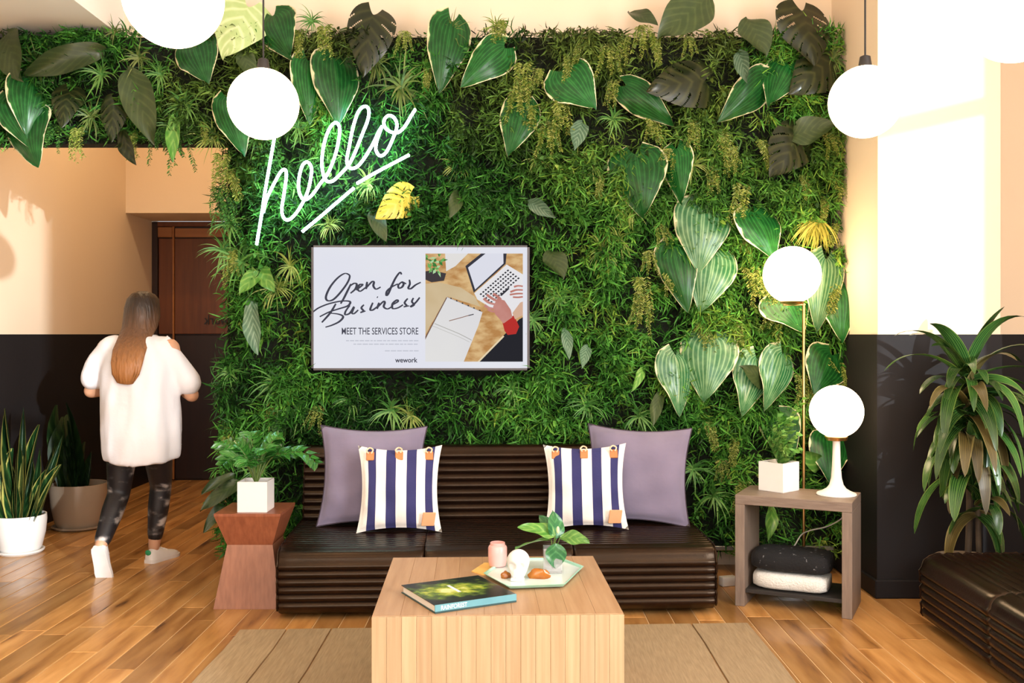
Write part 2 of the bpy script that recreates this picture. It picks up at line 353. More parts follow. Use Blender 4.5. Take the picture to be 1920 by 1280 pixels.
def thing(name, loc, rz, label, category, group=None):
    o = bpy.data.objects.new(name, None); COL.objects.link(o); o.empty_display_size = 0.05
    o.matrix_basis = Matrix.Translation(loc) @ Matrix.Rotation(rz, 4, 'Z')
    return tag(o, label, category, group)
def struct(name, g, m, parent=None, smooth=False, label=None):
    o = part(name, g, m, parent, smooth, 0.5)
    if parent is None:
        o['kind'] = 'structure'
        if label: o['label'] = label
    return o
def fade_frame(y, z, x=None):     # orthonormal frame from along-axis y and normal hint z
    y = Vector(y).normalized(); z = Vector(z); z = (z-y*z.dot(y)).normalized()
    xx = y.cross(z)
    return Matrix(((xx.x,y.x,z.x,0),(xx.y,y.y,z.y,0),(xx.z,y.z,z.z,0),(0,0,0,1)))

# leaf blades, unit length along +Y, unit width along X, normal +Z
def leaf_g(kind, nu=10, nv=14, bend=0.25, cup=0.10, pleat=0.0, seed=0, fold=0.0):
    rr = random.Random(seed); g = G(); ph = rr.uniform(0, 6)
    def w(t):
        if kind in ('hosta', 'monstera'): return max(0.0, math.sin(PI*t**0.50))**0.80*(1-0.45*max(0, t-0.5)*math.sin(PI*t))
        if kind == 'strap': return max(0.0, math.sin(PI*t**0.55))**0.55*(1-0.25*t)
        if kind == 'sword': return (0.55+0.45*math.sin(PI*min(1, t*0.9)))*(1-t**4)**0.8
        return max(0.0, math.sin(PI*t**0.80))**0.80
    lobe = 0.20 if kind in ('hosta', 'monstera') else 0.0
    V, UV = [], []
    for i in range(nv+1):
        t = i/nv; tt = 0.004+0.992*t
        for j in range(nu+1):
            s = -1+2*j/nu
            ww = 0.5*w(tt)
            y = tt-lobe*abs(s)**1.6*(1-tt)**3
            z = cup*(abs(s)**1.5)*w(tt)*0.6 - bend*tt*tt + pleat*math.cos(s*14)*w(tt) + 0.02*math.sin(5*tt+ph+2*s) + (0.05*abs(s)**2*w(tt)*math.sin(8*tt+ph+1.5*s) + 0.06*s*math.sin(ph*3) if kind in ('hosta', 'plain', 'monstera') else 0.0) + fold*abs(s)*w(tt)*0.5
            V.append((ww*s, y, z)); UV.append((0.5+0.5*s, t))
    Fc = []
    for i in range(nv):
        for j in range(nu):
            if kind == 'monstera':
                t = (i+0.5)/nv; s = abs(-1+2*(j+0.5)/nu)
                if s > 0.40 and 0.12 < t < 0.86 and ((t-0.30*s)*6.0+ph) % 1.0 < 0.15: continue
            a = i*(nu+1)+j; Fc.append((a, a+1, a+nu+2, a+nu+1))
    return g.add(V, Fc, UV)
LEAF = {}
for k, args in {'hosta': dict(nu=16, nv=16, pleat=0.006, cup=-0.12, bend=0.30), 'monstera': dict(nu=34, nv=50, cup=-0.10, bend=0.15),
                'plain': dict(nu=8, nv=14, cup=0.12, bend=0.2), 'strap': dict(nu=6, nv=16, cup=0.25, bend=0.0), 'sword': dict(nu=6, nv=14, cup=0.35, bend=0.02)}.items():
    LEAF[k] = [leaf_g(k, seed=q, **args) for q in range(3)]
LMESH = {}
def leaf_mesh(kind, var, mkey):
    key = (kind, var, mkey)
    if key not in LMESH: LMESH[key] = mesh('leaf', LEAF[kind][var], M[mkey])
    return LMESH[key]
def leaf(parent, kind, mkey, base, tip, width, nrm, name='leaf', var=None):
    base, tip = Vector(base), Vector(tip); L = (tip-base).length
    fr = fade_frame(tip-base, nrm)
    mt = Matrix.Translation(base) @ fr @ Matrix.Diagonal((width, L, L, 1))
    inv = parent.matrix_basis.inverted()
    if parent.parent: inv = (parent.parent.matrix_basis @ parent.matrix_basis).inverted()
    return link(name, leaf_mesh(kind, random.randrange(3) if var is None else var, mkey), parent, inv @ mt)

# ------------------------------------------------------------------ the room
XL, XR, YB, YF, ZC = -3.32, 3.72, -2.55, 5.78, 3.95   # left/right wall, rear wall, wall behind the planting, ceiling
struct('wall_left', G().box(XL-0.15, XL, YB, 9.25, 0, ZC), M['wall'])
struct('trim_1', G().box(XL, XL+0.006, 3.0, 9.10, 0, CH-0.002), M['dado'], label='black painted dado on the left wall')
g = G()                                                    # right wall with one tall sunlit window
g.box(XR, XR+0.2, YB, 2.08, 0, ZC); g.box(XR, XR+0.2, 3.16, YF+0.2, 0, ZC); g.box(XR, XR+0.2, 2.08, 3.16, 0, 0.25); g.box(XR, XR+0.2, 2.08, 3.16, 3.7, ZC)
struct('wall_right', g, M['wall'])
w1 = struct('window_1', G().box(XR+0.06, XR+0.12, 2.08, 3.16, 2.80, 2.88), M['frame'], label='tall side window with a dark transom bar')
g = G()                                                    # rear wall (behind the camera): added shaded window + sunlit window
g.box(XL, -3.05, YB-0.2, YB, 0, ZC); g.box(1.65, 2.25, YB-0.2, YB, 0, ZC); g.box(3.45, XR, YB-0.2, YB, 0, ZC)
g.box(-3.05, 1.65, YB-0.2, YB, 0, 0.45); g.box(-3.05, 1.65, YB-0.2, YB, 3.75, ZC); g.box(2.25, 3.45, YB-0.2, YB, 0, 0.45)
struct('wall_back', g, M['wall'])
w2 = struct('added_rear_window', G().box(-3.05, 1.65, YB-0.12, YB-0.08, 0.45, 3.75), M['shade'], label='added wide rear window with its roller shade down')  # added, unseen: backs the rear fill light and keeps the sun out
for x in (-3.02, -1.45, 0.10, 1.62): struct('window_frame', G().box(x-0.03, x+0.03, YB-0.07, YB-0.02, 0.45, 3.75), M['frame'], w2)
w3 = struct('window_3', G().box(2.25, 2.31, YB-0.12, YB-0.05, 0.45, ZC), M['frame'], label='narrow rear window in the sun')
struct('window_frame', G().box(2.25, 3.45, YB-0.12, YB-0.05, 2.2, 2.26), M['frame'], w3)
struct('ceiling', G().box(XL, XR, YB, 9.25, ZC, ZC+0.15), M['ceil'])
struct('trim_2', G().box(XL, -2.27, 1.2, YF, 3.08, ZC), M['ceil'], label='dropped cream soffit over the passage')
g = G(); g.box(-1.65, XR, YF, YF+0.2, 0, ZC); g.box(XL, -1.65, YF, YF+0.2, 2.62, ZC)
struct('wall_front', g, M['wall'])
struct('trim_3', G().box(1.9, XR, YF-0.006, YF, 0, CH-0.002), M['dado'], label='black painted dado on the far wall')
struct('wall_pier', G().box(1.872, 2.50, 5.05, YF, 0, ZC), M['wall'], label='cream pier with black painted lower half')
g = G(); g.box(1.866, 2.506, 5.044, YF, 0, CH-0.002)
struct('trim_4', g, M['dado'], label='black dado around the pier')
struct('baseboard_right', G().bbox(1.853, 2.52, 5.03, YF, 0, 0.095, 0.006), M['dado'])
# passage and the door at its end
g = G(); g.box(-1.65, -1.5, YF+0.2, 9.25, 0, ZC)
struct('wall_passage', g, M['wall'])
struct('trim_5', G().box(XL, -1.65, 8.48, 9.10, 2.39, ZC), M['wall'], label='cream lintel box above the passage door')
D = struct('door_1', G().box(XL, -1.65, 9.13, 9.2, 0, 2.39), M['doord'], label='dark brown wooden door at the end of the passage')
def dpx(x0, x1, y0, y1, yy, dep=0.02):
    a, b = P(x0, y1, 9.11), P(x1, y0, 9.11)
    return G().bbox(a.x, b.x, yy, yy+dep, a.z, b.z, 0.004)
part('door_frame', dpx(286, 297, 416, 900, 9.09, 0.05), M['doord'], D)
part('panel', dpx(298, 326, 447, 626, 9.10), M['door'], D); part('panel', dpx(328, 470, 447, 626, 9.10), M['door'], D)
part('panel', dpx(298, 326, 628, 898, 9.11), M['doord'], D); part('panel', dpx(328, 470, 628, 898, 9.11), M['doord'], D)
part('transom', dpx(297, 324, 426, 445, 9.09), M['doorl'], D); part('transom', dpx(329, 470, 428, 445, 9.09), M['doorl'], D)
part('transom', dpx(297, 470, 416, 425, 9.08), M['door'], D)
part('stile', dpx(324.5, 328, 424, 898, 9.085), M['doorl'], D)

pl = thing('passage_fill_light', (-2.45, 7.1, ZC), 0, 'added warm fill light at the unseen ceiling of the passage', 'lamp')  # added light, out of view, to warm the left wall
part('added_light_ring', G().lathe([(0.10,0.0),(0.10,-0.02),(0.08,-0.02),(0.08,-0.003),(0.001,-0.003)], 28), M['white'], pl)  # ring made up to go with the added light
ll = bpy.data.lights.new('passage_fill', 'AREA'); ll.shape = 'DISK'; ll.size = 0.14; ll.energy = 17; ll.color = (1.0, 0.72, 0.42)
lo = bpy.data.objects.new('fill_source', ll); COL.objects.link(lo); lo.parent = pl; lo.location = (0, 0, -0.03)

# floor: planks as pieces in view, a plain board field behind the camera
fl = struct('floor', G().box(XL, XR, YB, 9.25, -0.06, -0.0022), M['subfloor'])
PW = 0.12
def plank_mesh(L):
    g = G().bbox(-PW/2+0.0016, PW/2-0.0016, -L/2+0.001, L/2-0.001, -0.02, 0.0, 0.0022)
    return mesh('floor_plank', g, M['plank'], True, 0.4)
PL = {L: plank_mesh(L) for L in (0.9, 1.2, 1.5, 1.9)}
g = G()
ix = 0; x = XL+PW/2
cnt = 0
while x < XR:
    y = 3.35-random.uniform(0, 1.2)
    while y < 9.1:
        L = random.choice((0.9, 1.2, 1.5, 1.9)) if y < 6.0 else 1.9
        cy = y+L/2
        vis = abs(x)*F/max(cy, 3.9) < 1060+60 and cy-L/2 < 9.1 and not (x > -1.5 and cy-L/2 > 5.75) and not (x > 1.95 and cy < 6)
        if vis and cnt < 296:
            link('floor_plank', PL[L], fl, Matrix.Translation((x, cy, 0))); cnt += 1
        else: g.bbox(x-PW/2+0.0012, x+PW/2-0.0012, y+0.001, y+L-0.001, -0.02, 0.0, 0.0022)
        y += L
    g.bbox(x-PW/2+0.0012, x+PW/2-0.0012, YB, 2.2, -0.02, 0.0, 0.0022)
    x += PW
o = part('plank_field', g, M['plank'], fl); o['kind'] = 'stuff'

# rug in four sewn lengths
RUG = thing('rug', (0, 3.6, 0), 0, 'woven brown rug under the blond coffee table', 'rug')
def rug_strip(x0, x1):
    def rear(x): return 4.48+0.045*(x+1.23)
    n = 8; g = G(); top = []
    rr = random.Random(int(x0*100))
    for z in (0.0005, 0.009):
        L = [(x0+0.004+rr.uniform(-0.003,0.003)*0, 2.3+(rear(x0)-2.3)*i/n, z) for i in range(n+1)]
        R = [(x1-0.004, 2.3+(rear(x1)-2.3)*i/n, z) for i in range(n, -1, -1)]
        g.v += [(a-0, b-3.6, c) for a, b, c in L+R]
    for k in range(2*n+2):
        x, y, z = g.v[k]; w = 0.004*math.sin(9*y+x*3); g.v[k] = (x+w, y, z)
        x, y, z = g.v[k+2*n+2]; g.v[k+2*n+2] = (x+w, y, z)
    m = 2*n+2; g.f = [tuple(range(m, 2*m)), tuple(reversed(range(m)))] + [(i, (i+1) % m, (i+1) % m+m, i+m) for i in range(m)]
    g.uv = [(0,0)]*len(g.v)
    part('rug_strip', g, M['rug'], RUG, False)
for a, b in ((-1.235,-1.02),(-1.02,-0.82),(-0.82,0.835),(0.835,1.10)): rug_strip(a, b)

# ------------------------------------------------------------------ channel-stitched sofas
def scallop(p0, p1, n, amp, out, k=5):
    pts = []
    p0, p1, out = Vector(p0), Vector(p1), Vector(out)
    for i in range(n):
        for j in range(k):
            t = (i+j/k)/n
            pts.append(p0+(p1-p0)*t+out*amp*math.sin(PI*j/k)**0.7)
    pts.append(p1)
    return pts
def extrude_prof(prof, x0, x1, rd=0.014, sag=0.0, n=14):
    c = Vector((0, sum(p.y for p in prof)/len(prof), sum(p.z for p in prof)/len(prof))); rings = []
    xs = [(x0, 0.965), (x0+rd*0.3, 0.985), (x0+rd, 1.0)] + [(x0+rd+(x1-x0-2*rd)*i/n, 1.0) for i in range(1, n)] + [(x1-rd, 1.0), (x1-rd*0.3, 0.985), (x1, 0.965)]
    for x, s in xs:
        rings.append([(x, c.y+(p.y-c.y)*s, c.z+(p.z-c.z)*s) for p in prof])
    return G().loft(rings)
def arc(c, r, a0, a1, n=5): return [Vector((0, c[0]+r*math.cos(a0+(a1-a0)*i/n), c[1]+r*math.sin(a0+(a1-a0)*i/n))) for i in range(n+1)]
SW, SD, SH, BH = 2.10, 0.86, 0.325, 0.735
seat_prof = ([Vector((0,0.07,0.015)), Vector((0,0.03,0.025))] + scallop((0,0.008,0.045), (0,0.0,SH-0.055), 6, 0.012, (0,-1,0)) + arc((0.055,SH-0.055), 0.055, PI, PI/2, 5)[1:-1]
             + scallop((0,0.055,SH), (0,0.80,SH+0.01), 17, 0.009, (0,0,1)) + [Vector((0,0.82,SH-0.03)), Vector((0,0.82,0.05)), Vector((0,0.79,0.015))])
back_prof = ([Vector((0,0.70,SH+0.012))] + scallop((0,0.70,SH+0.015), (0,0.745,BH-0.03), 9, 0.013, (0,-1,0)) + arc((0.775,BH-0.03), 0.03, PI, PI/2, 4)[1:]
             + arc((0.83,BH-0.03), 0.03, PI/2, 0, 4) + [Vector((0,0.86,0.10)), Vector((0,0.83,0.08)), Vector((0,0.825,SH-0.02))])
def sofa(loc, rz, label, group):
    t = thing('sofa', loc, rz, label, 'sofa', group)
    xs = [-SW/2, -SW/2+0.695, -SW/2+1.41, SW/2]
    for i in range(3): part('seat_section', extrude_prof(seat_prof, xs[i]+0.0015, xs[i+1]-0.0015), M['leather'], t, True, 1.2)
    part('backrest', extrude_prof(back_prof, -SW/2+0.01, SW/2-0.01), M['leather'], t, True, 1.2)
    for sx in (-1, 1):
        part('piping', G().tube([p+Vector((sx*(SW/2-0.004),0,0)) for p in seat_prof[2::2]], 0.0045, 6), M['leather'], t)
        part('piping', G().tube([p+Vector((sx*(SW/2-0.014),0,0)) for p in back_prof[1:-3:2]], 0.0045, 6), M['leather'], t)
    return t
SROT = 0.047
SOFA = sofa((-0.062, 4.695, 0), SROT, 'dark brown channelled leather sofa against the planted wall', 'channelled leather sofas')
SOFA2 = sofa((1.868, 3.53, 0), -PI/2-0.03, 'dark leather sofa at the right edge, beside the tall strap-leaved plant', 'channelled leather sofas')

# ------------------------------------------------------------------ cushions
def pillow(w, h, th, n=22, seed=0, flop=0.0):
    g = G(); rr = random.Random(seed); a = [rr.uniform(0, 6) for _ in range(6)]
    V, UV = [], []
    for side in (1, -1):
        for i in range(n+1):
            v = -1+2*i/n
            for j in range(n+1):
                u = -1+2*j/n
                x = w/2*u*(1-0.12*(1-v*v)*abs(u)**2); y = h/2*v*(1-0.12*(1-u*u)*abs(v)**2)
                f = max(0, (1-u*u)*(1-v*v))
                z = side*th/2*f**0.42 + side*0.0055*f**0.3*(math.sin(7*u+a[0]+3*v)+math.sin(9*v+a[1]-4*u)+0.6*math.sin(17*u*v+a[2]))
                z += flop*(max(0, v)**3)*(1-0.4*u)
                V.append((x, y, z)); UV.append((0.5+0.5*u, 0.5+0.5*v))
    m = (n+1)**2; Fc = []
    for i in range(n):
        for j in range(n):
            k = i*(n+1)+j; Fc.append((k, k+1, k+n+2, k+n+1)); Fc.append((m+k, m+k+n+1, m+k+n+2, m+k+1))
    for e in [[j for j in range(n+1)], [n*(n+1)+j for j in range(n, -1, -1)], [i*(n+1) for i in range(n, -1, -1)], [i*(n+1)+n for i in range(n+1)]]:
        for p, q in zip(e, e[1:]): Fc.append((q, p, p+m, q+m))
    g.add(V, Fc, UV)
    return g
def cushion(name, base, w, h, th, tilt, yaw, roll, label, group, mk, seed):
    t = tag(bpy.data.objects.new(name, None), label, 'cushion', group); COL.objects.link(t); t.empty_display_size = 0.05
    # local: x right, y up the cushion, z towards viewer ; origin at the bottom edge
    t.matrix_basis = Matrix.Translation(base) @ Matrix.Rotation(yaw, 4, 'Z') @ Matrix.Rotation(PI/2-tilt, 4, 'X') @ Matrix.Rotation(roll, 4, 'Z')
    g = pillow(w, h, th, seed=seed)
    g.v = [(x, y+h/2, z) for x, y, z in g.v]
    part('cover', g, M[mk], t, True, 2.5)
    return t
def zfront(w, h, th, x, y):
    u, v = 2*x/w, 2*(y-h/2)/h
    return th/2*max(0, (1-u*u)*(1-v*v))**0.42
def mauve(base, yaw, roll, label, seed, w=0.57, h=0.535):
    t = cushion('cushion', base, w, h, 0.17, 0.24, yaw, roll, label, 'mauve velvet cushions', 'purple', seed)
    pts = []
    n = 24
    for k in range(4*n):
        e, q = divmod(k, n); u = -1+2*q/n
        U, Vv = [(u,-1),(1,u),(-u,1),(-1,-u)][e]
        pts.append((w/2*U*(1-0.12*(1-Vv*Vv)), h/2+h/2*Vv*(1-0.12*(1-U*U)), 0))
    part('piping', G().tube(pts+[pts[0]], 0.004, 6, cap=False), M['piping'], t)
    return t
def striped(base, yaw, roll, label, seed, w=0.435, h=0.445):
    th = 0.13
    t = cushion('cushion', base, w, h, th, 0.20, yaw, roll, label, 'striped cushions', 'stripes', seed)
    for k, x in enumerate((-0.150, -0.002, 0.152)):
        z = zfront(w, h, th, x, h-0.055)
        tb = part('leather_tab', G().bbox(x-0.020, x+0.020, h-0.080, h-0.036, z-0.012, z+0.008, 0.003), M['tan'], t)
        pts = cat([(x-0.008, h-0.045, z+0.012), (x-0.018, h-0.030, z*0.8+0.016), (x-0.004, h-0.016, z*0.4+0.022), (x+0.014, h-0.026, z*0.7+0.018), (x+0.006, h-0.045, z+0.012)], 5)
        part('rope_loop', G().tube(pts, 0.0042, 6), M['rope'], tb)
    z = zfront(w, h, th, 0.160, 0.062)
    o = part('leather_patch', G().bbox(-0.035, 0.035, -0.035, 0.035, -0.004, 0.004, 0.002), M['tanl'], t)
    o.matrix_basis = Matrix.Translation((0.150, 0.066, zfront(w, h, th, 0.150, 0.066)+0.010)) @ Euler((0.35, 0.45, 0)).to_matrix().to_4x4()
    return t
SZ = SH+0.012
mauve((-0.74, 5.19, SZ), 0.10, -0.02, 'mauve velvet cushion behind the striped cushion, nearer the walnut end table', 3)
striped((-0.575, 5.03, SZ), 0.06, 0.0, 'navy and cream striped cushion nearer the walnut end table', 4)
mauve((0.66, 5.235, SZ), -0.12, -0.035, 'mauve velvet cushion behind the striped cushion, nearer the grey side table', 5, 0.56, 0.53)
striped((0.385, 5.10, SZ), -0.10, 0.03, 'navy and cream striped cushion nearer the grey side table', 6)

# ------------------------------------------------------------------ coffee table
TH = 0.42
CT = thing('coffee_table', (-0.061, 3.69, 0.0095), 0.038, 'blond bamboo block coffee table in front of the sofa', 'table')
CW, CD = 0.835, 0.865
part('core', G().box(-CW/2+0.012, CW/2-0.012, -CD/2+0.012, CD/2-0.012, 0.0, TH-0.032), M['bambootop'], CT, False)
NS = 17
for i in range(NS):
    a = -CW/2+CW*i/NS
    part('stave', G().bbox(a+0.0003, a+CW/NS-0.0003, -CD/2, -CD/2+0.013, 0.0, TH-0.0105, 0.0008), M['bamboo'], CT)
for i in range(9):
    a = -CW/2+CW*i/9
    part('top_board', G().bbox(a+0.0002, a+CW/9-0.0002, -CD/2+0.0135, CD/2, TH-0.0305, TH-0.0095, 0.0008), M['bambootop'], CT)
for sx in (-1, 1):
    x = sx*CW/2
    part('side_panel', G().bbox(min(x, x-sx*0.013), max(x, x-sx*0.013), -CD/2+0.0135, CD/2, 0.0, TH-0.0315, 0.001), M['bamboo'], CT)

# book
B0 = onz(815, 1134, TH+0.029); BA = math.atan2(0.145, 0.272)
BK = thing('book', (B0.x, B0.y, TH), BA, 'thick rainforest picture book with teal spine on the coffee table', 'book')
BL, BD, BT = 0.308, 0.300, 0.0285
part('pages', G().box(0.006, BL-0.006, 0.004, BD-0.006, 0.003, BT-0.003), M['page'], BK, False)
g = G().bbox(0, BL, 0, BD, BT-0.003, BT, 0.0008); g.uv = [(v[0]/BL, v[1]/BD) for v in g.v]
part('front_cover', g, M['cover'], BK)
part('back_cover', G().bbox(0, BL, 0, BD, 0, 0.003, 0.0008), M['tealdark'], BK)
SPN = part('spine', G().bbox(0, BL, -0.003, 0.0015, 0.006, BT, 0.0008), M['teal'], BK)
part('spine_band', G().bbox(0.0, BL, -0.0032, 0.0015, 0.0, 0.006, 0.0008), M['tealdark'], BK)
def text_mesh(s, m, size=1.0, extrude=0.0, bold=0.0, align='LEFT'):
    c = bpy.data.curves.new('t', 'FONT'); c.body = s; c.size = size; c.extrude = extrude; c.offset = bold; c.align_x = align
    c.resolution_u = 4
    o = bpy.data.objects.new('t', c); COL.objects.link(o)
    dg = bpy.context.evaluated_depsgraph_get(); me = bpy.data.meshes.new_from_object(o.evaluated_get(dg))
    bpy.data.objects.remove(o); bpy.data.curves.remove(c)
    me.materials.clear(); me.materials.append(m)
    return me
def fit_text(name, s, m, parent, x0, x1, y0, y1, mtx, bold=0.0):
    """lettering filling the box x0..x1, y0..y1 of the plane given by mtx (in the parent's space)"""
    me = text_mesh(s, m, 1.0, 0.0, bold)
    co = np.empty(len(me.vertices)*3, np.float32); me.vertices.foreach_get('co', co); co = co.reshape(-1, 3)
    mn, mx_ = co.min(0), co.max(0)
    co[:, 0] = x0+(co[:, 0]-mn[0])/(mx_[0]-mn[0])*(x1-x0); co[:, 1] = y0+(co[:, 1]-mn[1])/(mx_[1]-mn[1])*(y1-y0)
    me.vertices.foreach_set('co', co.ravel()); me.update()
    return link(name, me, parent, mtx)
fit_text('spine_lettering', 'RAINFOREST', M['letterw'], SPN, 0.022, 0.118, 0.0100, 0.0250, Matrix.Translation((0,-0.0034,0)) @ Matrix.Rotation(PI/2, 4, 'X'), 0.01)
part('cover_bar', G().box(0.140, 0.152, 0.115, 0.215, BT+0.0001, BT+0.0004), M['letterw'], BK, False)

# tray with its objects
tz = TH+0.006
hexpx = [(906,1073),(953,1098),(1060,1094),(1095,1060),(1052,1044),(948,1044)]
hexw = [onz(x, y, TH+0.02) for x, y in hexpx]
hc = sum(hexw, Vector())/6
TR = thing('tray', (hc.x, hc.y, TH), 0, 'mint green hexagonal tray with pale inlay on the coffee table', 'tray')
def hexring(s, z): return [((p.x-hc.x)*s, (p.y-hc.y)*s, z) for p in hexw]
part('tray_body', G().loft([hexring(0.93, tz-TH), hexring(1.0, tz-TH+0.012), hexring(0.965, tz-TH+0.012), hexring(0.93, tz-TH+0.004)]), M['mint'], TR, False)
part('inlay', G().loft([hexring(0.925, tz-TH+0.0045), hexring(0.925, tz-TH+0.006)]), M['trayin'], TR, False)
for a in (0, 2, 3, 5):
    p = hexw[a]-hc
    part('foot', G().lathe([(0.006,0),(0.008,0.006)], 10, (p.x*0.8, p.y*0.8, 0)), M['mint'], TR)
tf = tz+0.006
cp = [onz(x, y, TH+0.002) for x, y in [(884,1071),(908,1055),(940,1056),(952,1066),(930,1076),(906,1078)]]
cc = sum(cp, Vector())/6
tag(part('coaster', G().loft([[(p.x-cc.x, p.y-cc.y, z) for p in cp] for z in (0.0002, 0.0035)]), M['coaster'], None, False, mtx=Matrix.Translation((cc.x, cc.y, TH))),
    'ochre yellow felt coaster poking out from under the mint tray', 'coaster')
cnd = onz(933, 1061, tf)
CN = thing('candle', (cnd.x, cnd.y, tf), 0, 'pink glass candle jar on the mint tray', 'candle')
part('jar', G().lathe([(0.026,0),(0.033,0.004),(0.0365,0.02),(0.0375,0.045),(0.0375,0.074),(0.034,0.082),(0.030,0.084),(0.0295,0.094),(0.0275,0.095),(0.027,0.080),(0.026,0.066),(0.002,0.066)], 32), M['pink'], CN)
part('wick', G().tube([(0,0,0.06),(0.001,0,0.08)], 0.001, 6), M['ink'], CN)
part('wax', G().lathe([(0.0255,0.055),(0.0255,0.0665),(0.001,0.067)], 24), M['wax'], CN)
sk = onz(972, 1086, tf)
SKL = thing('skull_ornament', (sk.x, sk.y, tf), -0.15, 'small white ceramic skull on the mint tray', 'ornament')
g = G(); bm = bmesh.new(); bmesh.ops.create_uvsphere(bm, u_segments=40, v_segments=28, radius=1.0)
for v in bm.verts:
    x, y, z = v.co
    X, Y, Z = x*0.034, y*0.040, 0.056+z*0.034
    if z < -0.1:
        k = min(1, (-z-0.1)/0.6); X *= 1-0.20*k; Y = Y*(1-0.22*k)-0.006*k if y < 0 else Y*(1-0.55*k); Z -= 0.020*k
    for ex in (-0.013, 0.013):
        d = math.hypot(X-ex, Z-0.047)
        if y < 0 and d < 0.011: Y += 0.020*(1-(d/0.011)**2)
    d = math.hypot(X, (Z-0.034)*0.8)
    if y < 0 and d < 0.006: Y += 0.008*(1-(d/0.006)**2)
    v.co = (X, Y, max(Z, 0.001))
bm.verts.index_update(); g.add([v.co[:] for v in bm.verts], [[v.index for v in f.verts] for f in bm.faces]); bm.free()
SKL.matrix_basis = SKL.matrix_basis @ Matrix.Scale(1.25, 4)
part('cranium', g, M['whitematte'], SKL, True, 3.0)
for k in range(6): part('tooth', G().bbox(-0.0125+k*0.0043, -0.0088+k*0.0043, -0.0315+abs(k-2.5)*0.0012, -0.024, 0.010, 0.0185, 0.001), M['whitematte'], SKL)
part('jaw', G().bbox(-0.020, 0.020, -0.029, -0.005, 0.0, 0.0105, 0.004, 2), M['whitematte'], SKL)
def stone(px, py, sx, sy, sz_, rz, label, seed):
    p = onz(px, py, tf); bm = bmesh.new(); bmesh.ops.create_icosphere(bm, subdivisions=3, radius=1.0)
    for v in bm.verts:
        n = mnoise.noise(v.co*1.6+Vector((seed,0,0))); v.co *= 1+0.25*n
        v.co = Vector((v.co.x*sx, v.co.y*sy, max(-0.5, v.co.z)*sz_+sz_*0.5))
    bm.verts.index_update()
    g = G().add([v.co[:] for v in bm.verts], [[v.index for v in f.verts] for f in bm.faces]); bm.free()
    return tag(part('amber_stone', g, M['amber'], None, True, 0.5, Matrix.Translation((p.x, p.y, tf)) @ Matrix.Rotation(rz, 4, 'Z')), label, 'stone', 'amber stones on the tray')
stone(948, 1083, 0.020, 0.015, 0.017, 0.5, 'small amber stone beside the white skull, on the candle side', 1.0)
stone(1011, 1084, 0.040, 0.014, 0.026, -0.1, 'larger curved amber stone in front of the leafy vase', 2.0)
vz = onz(1036, 1071, tf)
VS = thing('vase_with_leaves', (vz.x, vz.y, tf), 0, 'clear square vase holding broad fresh green leaves on the mint tray', 'vase')
part('glass_vase', G().loft([[(sx*r, sy*r, z) for sx, sy in ((-1,-1),(1,-1),(1,1),(-1,1))] for r, z in ((0.034,0),(0.036,0.004),(0.036,0.095),(0.0325,0.095),(0.0325,0.008),(0.001,0.008))]), M['glass'], VS, False)
def vp(x, y, dd=0.0): return P(x, y, vz.y+dd)
for k, (b, t, w, mk, n) in enumerate([
    (vp(1043,1010), vp(1041,956,0.02), 0.085, 'ficusd', (0.5,-1,0.1)), (vp(1041,1004,-0.01), vp(976,978,-0.03), 0.070, 'ficus', (0,-0.55,1)),
    (vp(1034,1012,-0.01), vp(966,1017,-0.04), 0.045, 'ficus', (0,-0.4,1)), (vp(1050,1008,0.0), vp(1104,1007,-0.03), 0.062, 'ficus', (0.1,-0.5,1)),
    (vp(1042,1018,-0.035), vp(1043,1067,-0.05), 0.082, 'ficusd', (0,-1,0.2)), (vp(1040,1000,0.03), vp(1012,962,0.06), 0.06, 'ficusd', (0.2,-1,0.5))]):
    lf = leaf(VS, 'plain', mk, b, t, w, n)
    part('stem', G().tube(cat([Vector((0,0,0.012)), Vector((0.004*(k-2),0.004,0.06)), b-Vector((vz.x,vz.y,tf))], 5), 0.0022, 6), M['stem'], VS)
part('bud', G().sphere((0,0,0), 0.008, 12, 8, (0.8,0.8,1.7)), M['paleleaf'], VS, True, None, Matrix.Translation(vp(1046,993,-0.04)-Vector((vz.x,vz.y,tf))))

# ------------------------------------------------------------------ walnut end table + zz plant
ET = thing('end_table', (-1.300, 5.005, 0), 0, 'walnut hourglass end table at the left end of the sofa', 'table')
def sq(h, z): return [(-h,-h,z),(h,-h,z),(h,h,z),(-h,h,z)]
part('lower_block', G().loft([sq(0.165,0.0), sq(0.165,0.002), sq(0.113,0.305)]), M['walnutl'], ET, False)
part('upper_block', G().loft([sq(0.113,0.3055), sq(0.163,0.455), sq(0.164,0.468)]), M['walnut'], ET, False)
ZP = (-1.283, 4.945, 0.468)
ZZ = thing('potted_zz_plant', ZP, 0.0, 'glossy leafed plant in a white cube pot on the walnut end table', 'plant')
def cubepot(t, h=0.0735, H=0.152):
    part('pot', G().loft([sq(h*0.97,0.0), sq(h,0.003), sq(h,H), sq(h-0.007,H), sq(h-0.008,H-0.03), sq(0.002,H-0.03)]), M['whitematte'], t, False)
    part('soil', G().lathe([(h*0.85,H-0.032),(h*0.80,H-0.026),(0.005,H-0.02)], 20), M['soil'], t)
cubepot(ZZ)
zbase = Vector((ZP[0], ZP[1], ZP[2]+0.13))
LFM = mesh('leaflet', leaf_g('plain', 4, 6, 0.15, 0.15, seed=1), M['zz'])
